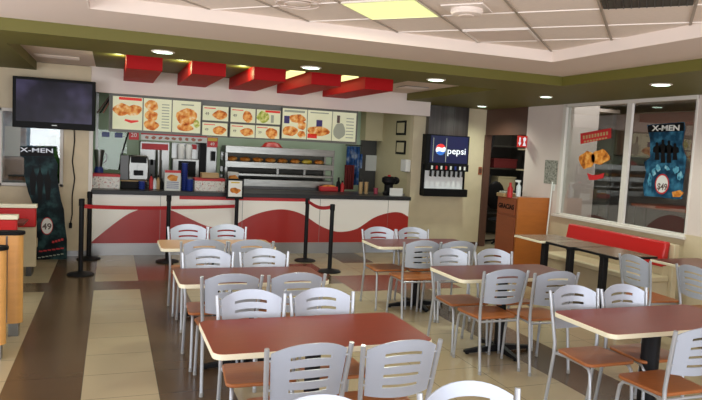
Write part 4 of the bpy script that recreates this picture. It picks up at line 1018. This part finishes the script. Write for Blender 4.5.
# ---------------------------------------------------------------- soda machine and dispensers at left-middle
ym = 11.45
a = py(140, 142, ym); b = py(170, 142, ym)
t = root('drink_machine', ((a.x+b.x)/2, ym+.25, .9), 'tall steel drink machine with red header panel behind the coffee machine', 'drink machine')
zq = lambda y: py(160, y, ym).z
box('body', 'steel2', (a.x, ym, 0, b.x, ym+.5, zq(142)), t, bev=.01); box('header', 'redp', (a.x+.03, ym-.01, zq(150), b.x-.03, ym, zq(144)), t)
box('recess', 'dsteel', (a.x+.12, ym-.006, zq(182), b.x-.12, ym, zq(160)), t); MB().cyl((a.x+b.x)/2+.06, ym-.06, zq(185), zq(150), .05).build('cylinder', 'steel2', t)
for x in (a.x+.2, b.x-.2): MB().tube([(x, ym-.03, zq(160)), (x, ym-.06, zq(165))], .02, 8).build('tap', 'black', t)
a = py(173, 142, ym); b = py(200, 142, ym)
t = root('ice_cream_machine', ((a.x+b.x)/2, ym+.25, .9), 'steel dispenser with two white hoppers behind the tall blue cups', 'dispenser')
box('body', 'steel2', (a.x, ym, 0, b.x, ym+.5, zq(158)), t, bev=.01); box('back', 'steel2', (a.x, ym+.2, zq(158), b.x, ym+.5, zq(142)), t)
for x in (181, 189): q = py(x, 150, ym+.1); MB().lathe(q.x, ym+.1, [(.05, zq(157.9)), (.06, zq(146)), (.04, zq(143))], 16).build('hopper', 'whitep', t)
box('header', 'redp', (b.x-.2, ym+.19, zq(148), b.x-.03, ym+.2, zq(143)), t); box('recess', 'black', (a.x+.1, ym-.006, zq(176), b.x-.06, ym, zq(160)), t)
a = py(200, 142, 11.5); b = py(206, 142, 11.5); tag(box('refrigerator_side', 'black', (a.x, 11.45, 0, b.x, 12.1, 1.9)), 'narrow black cabinet standing between dispenser and food warmer', 'cabinet')
a = py(206, 140, 11.6); b = py(222, 140, 11.6)
t = root('steel_cabinet', ((a.x+b.x)/2, 11.8, 0), 'pale steel upright cabinet with black handle left of the warmer', 'cabinet')
box('body', 'steel2', (a.x+.005, 11.6, 0, b.x-.08, 12.1, 1.78), t, bev=.01); box('door', 'steel2', (a.x+.02, 11.58, .2, b.x-.1, 11.6, 1.72), t); box('handle', 'black', ((a.x+b.x)/2-.05, 11.5, 1.45, b.x-.12, 11.58, 1.62), t)
# promo strip under menus
a = py(141, 131.5, 10.5); b = py(207, 137, 10.5)
t = root('promo_strip', ((a.x+b.x)/2, 10.5, 1.78), 'long white and red strip of small product pictures hanging below the menu boards', 'sign')
z1_, z0_ = 1.885, 1.765
box('strip', 'paper', (a.x, 10.5, z0_, b.x, 10.512, z1_), t); box('red_band', 'redp', (a.x, 10.496, z1_-.035, b.x, 10.50, z1_), t)
for k in range(9): xq = a.x+.06+(b.x-a.x-.1)*k/9; MB().prism(blob(xq+.03, z0_+.042, .032, .024, 12, .2, k), 'y', 10.496, 10.50).build('product_picture', 'woodd', t, smooth=False)
mb = MB()
for x in (a.x+.05, b.x-.05): mb.tube([(x, 10.506, z1_), (x, 10.506, 2.63)], .003, 5)
mb.build('hanging_wire', 'steel2', t)
a = py(129, 130.5, 10.5); b = py(139, 130.5, 10.5)
t = root('price_sign', ((a.x+b.x)/2, 10.5, 1.72), 'small square red price sign at the left end of the product strip', 'sign')
box('plate', 'redp', (a.x, 10.5, 1.76, b.x, 10.512, 1.90), t); text('price', '20', .09, ((a.x+b.x)/2, 10.498, 1.83), 0, 'whitep', t, .001); MB().tube([((a.x+b.x)/2, 10.506, 1.9), ((a.x+b.x)/2, 10.506, 2.63)], .003, 5).build('hanging_wire', 'steel2', t)
a = py(207.5, 135, 10.5); b = py(218, 135, 10.5)
t = root('price_sign', ((a.x+b.x)/2, 10.5, 1.72), 'small red and yellow price sign at the right end of the product strip', 'sign')
box('plate', 'redp', (a.x, 10.5, 1.70, b.x, 10.512, 1.86), t); box('yellow_band', 'yellow', (a.x+.01, 10.497, 1.80, b.x-.01, 10.50, 1.85), t); text('price', '49', .07, ((a.x+b.x)/2, 10.498, 1.75), 0, 'whitep', t, .001)
MB().tube([((a.x+b.x)/2, 10.506, 1.86), ((a.x+b.x)/2, 10.506, 2.63)], .003, 5).build('hanging_wire', 'steel2', t)
# left kitchen glass screen with post and shelves
t = root('glass_screen', (.1, 11.2, .95), 'pale green glass screen with two blue stickers at the left of the kitchen', 'screen')
a = py(97, 130, 11.2); b = py(127, 130, 11.2)
box('pane', 'glassk', (a.x, 11.2, .996, b.x, 11.21, 1.9), t)
for x in (106, 119): q = py(x, 121, 11.19); box('sticker', 'blue', (q.x-.06, 11.188, 1.78, q.x+.06, 11.2, 1.86), t)
box('post', 'steel2', (a.x-.02, 11.18, .996, a.x+.02, 11.22, 2.61), t)
q = py(126, 140, 11.17); MB().tube([(q.x+.06, 11.17, 1.95), (q.x, 11.17, 1.75), (q.x-.06, 11.17, 1.5), (q.x-.1, 11.17, 1.25)], .012, 6).build('cable', 'black', t)
a = py(93, 146, 11.0)
t = root('jug_set', (a.x+.1, 11.05, .996), 'tall blue and clear blender jug at the far left of the kitchen counter', 'blender')
MB().lathe(a.x+.09, 11.05, [(.07, .996), (.07, 1.25), (.05, 1.3)], 16).build('base', 'blue', t); MB().lathe(a.x+.09, 11.05, [(.05, 1.3), (.08, 1.55), (.08, 1.57)], 16).build('jug', 'steel2', t)
MB().tube([(a.x+.16, 11.05, 1.35), (a.x+.2, 11.05, 1.4), (a.x+.2, 11.05, 1.5), (a.x+.16, 11.05, 1.54)], .01, 6).build('handle', 'steel2', t)
# ceiling pole ornament beside television
t = root('leaning_rod', (-.1, 10.6, 2.0), 'dark bundle of rods hanging in the upper left corner of the kitchen', 'rods')
for k in range(3): MB().tube([py(97+k*3, 113, 10.6), py(113, 92+k*2, 10.6), py(113+k, 92+k*2, 10.6)+Vector((.12, 0, 2.62-py(113, 92+k*2, 10.6).z))], .012, 6).build('rod', ['hood', 'black', 'woodd'][k], t)
# ---------------------------------------------------------------- standee by the window
t = root('film_standee', (-.75, 9.95, 0), 'dark teal cut-out film standee with title and oval price mark under the television', 'standee')
YS = 9.9
pl = [(35, 262), (36, 240), (37, 222), (33, 205), (28, 192), (24, 175), (24, 158), (20, 156), (20, 146), (53, 147), (54, 156), (58, 165), (57, 175), (59, 188), (61, 200), (64, 210), (65, 225), (67, 240), (67, 256)]
def ys_(x, y, Y=YS): q = py(x, y, Y); return (q.x, q.z)
pts = [ys_(*q) for q in pl]; zmin = min(p_[1] for p_ in pts)
pts = [(x, max(0.004, z)) for x, z in pts]; pts[0] = (pts[0][0], .004); pts[-1] = (pts[-1][0], .004)
MB().prism(pts, 'y', YS, YS+.012).build('board', 'standee', t, smooth=False)
MB().prism([ys_(20, 147), ys_(53, 147.5), ys_(53, 156), ys_(20, 156)], 'y', YS-.002, YS).build('title_band', 'black', t, smooth=False)
c = ys_(37, 150.5); text('title', 'X-MEN', .085, (c[0], YS-.004, c[1]), 0, 'tube', t, .001, 1.6, bold=.001)
cx2, cz2 = ys_(47, 226)
for r, m, d, nm in ((.108, 'redp', .002, 'badge_ring'), (.097, 'whitep', .004, 'badge')): MB().prism([(cx2+r*.72*math.cos(2*PI*k/24), cz2+r*1.15*math.sin(2*PI*k/24)) for k in range(24)], 'y', YS-d, YS-d+.002).build(nm, m, t, smooth=False)
text('price', '49', .12, (cx2, YS-.005, cz2-.01), 0, 'mink', t, .0006, bold=.003)
mb = MB()
for k in range(6): q = ys_(39+k*4.3, 252-k*.6); mb.box(q[0], YS-.003, q[1], q[0]+.045, YS, q[1]+.02)
for k in range(4): q = ys_(52+k*3, 243-k*.8); mb.box(q[0], YS-.003, q[1], q[0]+.03, YS, q[1]+.03)
mb.build('red_marks', 'redp', t)
mb = MB()
for k in range(7): q = ys_(38+k*3.8, 258-k*.6); mb.box(q[0], YS-.003, q[1], q[0]+.035, YS, q[1]+.012)
mb.build('lettering', 'paper_dim', t)
mb = MB()
for i, (x, y, h_) in enumerate([(33, 195, 30), (40, 200, 36), (48, 200, 32)]): mb.prism([ys_(x-2, y), ys_(x-3.5, y-h_*.6), ys_(x-1, y-h_*.8), ys_(x, y-h_), ys_(x+1, y-h_*.8), ys_(x+3.5, y-h_*.6), ys_(x+2, y)], 'y', YS-.002, YS)
mb.build('figures', 'black', t, smooth=False)
MB().prism([(YS+.012, .6), (YS+.012, .75), (YS+.22, .0), (YS+.18, .0)], 'x', -.8, -.74).build('rear_strut', 'dsteel', t)
# ---------------------------------------------------------------- left booths
def booth(yf, xr, zt, label, first):
    t = root('booth', (xr-.6, yf+.25, 0), label, 'booth', 'booths along the left edge')
    if first:
        pts = [(xr-1.2, yf), (xr-.06, yf)]+[(xr-.06+.06*math.sin(a_), yf+.06-.06*math.cos(a_)) for a_ in [PI*k/8 for k in range(9)]]+[(xr-1.2, yf+.12)]
        MB().prism(pts, 'z', .12, zt-.03).build('end_panel', 'woodb', t)
        pts2 = [(xr-1.2, yf-.012), (xr-.06, yf-.012)]+[(xr-.06+.075*math.sin(a_), yf+.06-.072*math.cos(a_)) for a_ in [PI*k/8 for k in range(9)]]+[(xr-1.2, yf+.132)]
        MB().prism(pts2, 'z', zt-.03, zt).build('cap', 'black', t, bev=.006)
        box('foot', 'steel2', (xr-.11, yf+.02, 0, xr-.03, yf+.10, .12), t); box('trim_strip', 'steel2', (xr-.13, yf-.005, .13, xr-.115, yf+.001, zt-.035), t)
        box('cushion', 'redv', (xr-1.1, yf+.12, .5, xr-.1, yf+.2, zt-.1), t, bev=.02); box('seat', 'beige', (xr-1.1, yf+.13, .3, xr-.1, yf+.55, .45), t, bev=.02)
    else:
        box('cushion', 'redv', (xr-1.2, yf, .62, xr-.01, yf+.08, zt-.05), t, bev=.015); box('top_rail', 'cream', (xr-1.2, yf-.01, zt-.05, xr, yf+.1, zt), t, bev=.006)
        box('back_board', 'beige', (xr-1.2, yf+.03, .12, xr-.01, yf+.11, .64), t); box('seat', 'beige', (xr-1.2, yf+.11, .30, xr-.03, yf+.45, .43), t, bev=.015)
        box('foot', 'dsteel', (xr-.12, yf+.1, 0, xr-.06, yf+.3, .30), t); box('rear_foot', 'dsteel', (xr-.12, yf+.03, 0, xr-.06, yf+.09, .12), t)
booth(5.52, -.70-.055, .90, 'nearest booth end with pale wood panel and black cap at the left edge', True)
booth(6.15, -.70-.01, .93, 'second booth end with pale wood panel and black cap, just behind the nearest', True)
booth(7.55, py(18, 218, 7.55).x, py(9, 215, 7.55).z, 'nearer red-backed booth with cream top rail, smaller visible part', False)
booth(8.75, py(37, 205, 8.75).x, py(18, 204, 8.75).z, 'farther red-backed booth with cream top rail beside the standee', False)
t = root('booth_table', (-1.2, 8.25, 0), 'small brown table between the two red-backed booths', 'table')
box('tabletop', 'top_brown', (-1.6, 8.12, .72, -.93, 8.6, .75), t, bev=.01); MB().cyl(-1.2, 8.36, .03, .72, .04).build('pedestal', 'bmetal', t); MB().lathe(-1.2, 8.36, [(.2, 0), (.19, .02), (.05, .035)], 24).build('base', 'bmetal', t)
# ---------------------------------------------------------------- outside behind the left window
struct(box('ground_outside', 'terrain', (-14, YL+.15, -.1, -.5, 24, -.02)))
mb = MB(); rnd = random.Random(5)
for k in range(26): mb.ell((-5.5+4.8*rnd.random(), 12.6+rnd.random()*.4, .2+1.35*rnd.random()), (.35, .3, .3), 9, 6, .35)
tag(mb.build('hedge', 'leaf'), 'green hedge outside the left window', 'hedge', kind='stuff')
t = root('added_building', (-4.2, 16, -.1), 'grey blue building added outside the left window to hide the sky', 'building')  # building added to fill the left window, hiding the overbright sky
box('wall', 'added_wall', (-7.5, 15.5, -.1, -.95, 18, 5), t); box('window', 'paper', (-2.15, 15.47, 1.2, -1.85, 15.5, 1.9), t); box('added_awning', 'blue', (-7.3, 15.2, 2.3, -1.9, 15.5, 2.4), t)  # wall, window and awning of the added building
t = root('parked_car', (-2.2, 11.6, 0), 'dark car outside the left window', 'car')
MB().prism([(11.2, .35), (11.2, .9), (11.45, 1.0), (11.6, 1.38), (12.1, 1.38), (12.25, 1.0), (12.3, .35)], 'x', -3.6, -1.3).build('body', 'dsteel', t, bev=.05)
MB().box(-3.5, 11.3, .36, -1.4, 11.31, .9).build('door_panel', 'blue', t)
for x in (-3.1, -1.75):
    for y in (11.25, 12.2): MB().tube([(x, y-.08, .3), (x, y+.08, .3)], .3, 20).build('wheel', 'black', t)
# ---------------------------------------------------------------- light
w = bpy.data.worlds.new('sky'); S.world = w; w.use_nodes = True
bg = w.node_tree.nodes['Background']; bg.inputs[0].default_value = (.72, .86, 1, 1); bg.inputs[1].default_value = .9
def area(name, loc, rot, sx, sy, e, col=(1, 1, 1)):
    L = bpy.data.lights.new(name, 'AREA'); L.shape = 'RECTANGLE'; L.size = sx; L.size_y = sy; L.energy = e; L.color = col
    o = bpy.data.objects.new(name, L); C.objects.link(o); o.location = loc; o.rotation_euler = rot; return o
area('daylight_shop_front', (1.8, -2.8, 1.5), (R(103), 0, 0), 8.6, 2.3, 380, (.95, .97, 1))       # through the glazed front, pointing +Y
area('daylight_side_windows', (-3.4, 2.8, 1.5), (R(102), 0, R(-90)), 8.0, 2.2, 230, (.96, .98, 1))
area('kitchen_lamps', (2.3, 11.3, 2.6), (0, 0, 0), 4.0, .5, 26, (1, .97, .85))
area('ceiling_panel_lamp', (c3.x if False else (U*cu_+V*cv_).x, (U*cu_+V*cv_).y, ZT-.03), (0, 0, A), .55, .55, 30, (1, 1, .75))
for x in (.74, 1.52, 2.31, 3.08): area('beam_gap_lamp', (x, 9.1, ZR-.03), (0, 0, 0), .12, .8, .7, (1, .95, .55))
area('side_room_fill', (7.9, 7.4, 2.8), (0, 0, 0), 1.4, 5.0, 60, (.95, .97, 1))  # unseen lamp added under the ceiling to brighten the room beyond the window
area('corridor_lamp', (7.7, 10.9, 2.66), (0, 0, 0), .8, .8, 22, (1, .95, .85))
S.cycles.use_denoising = True
S.cycles.max_bounces = 6
try: S.cycles.denoiser = 'OPENIMAGEDENOISE'
except Exception: pass
S.view_settings.view_transform = 'Standard'; S.view_settings.look = 'None'; S.view_settings.gamma = 1; S.view_settings.exposure = -0.12
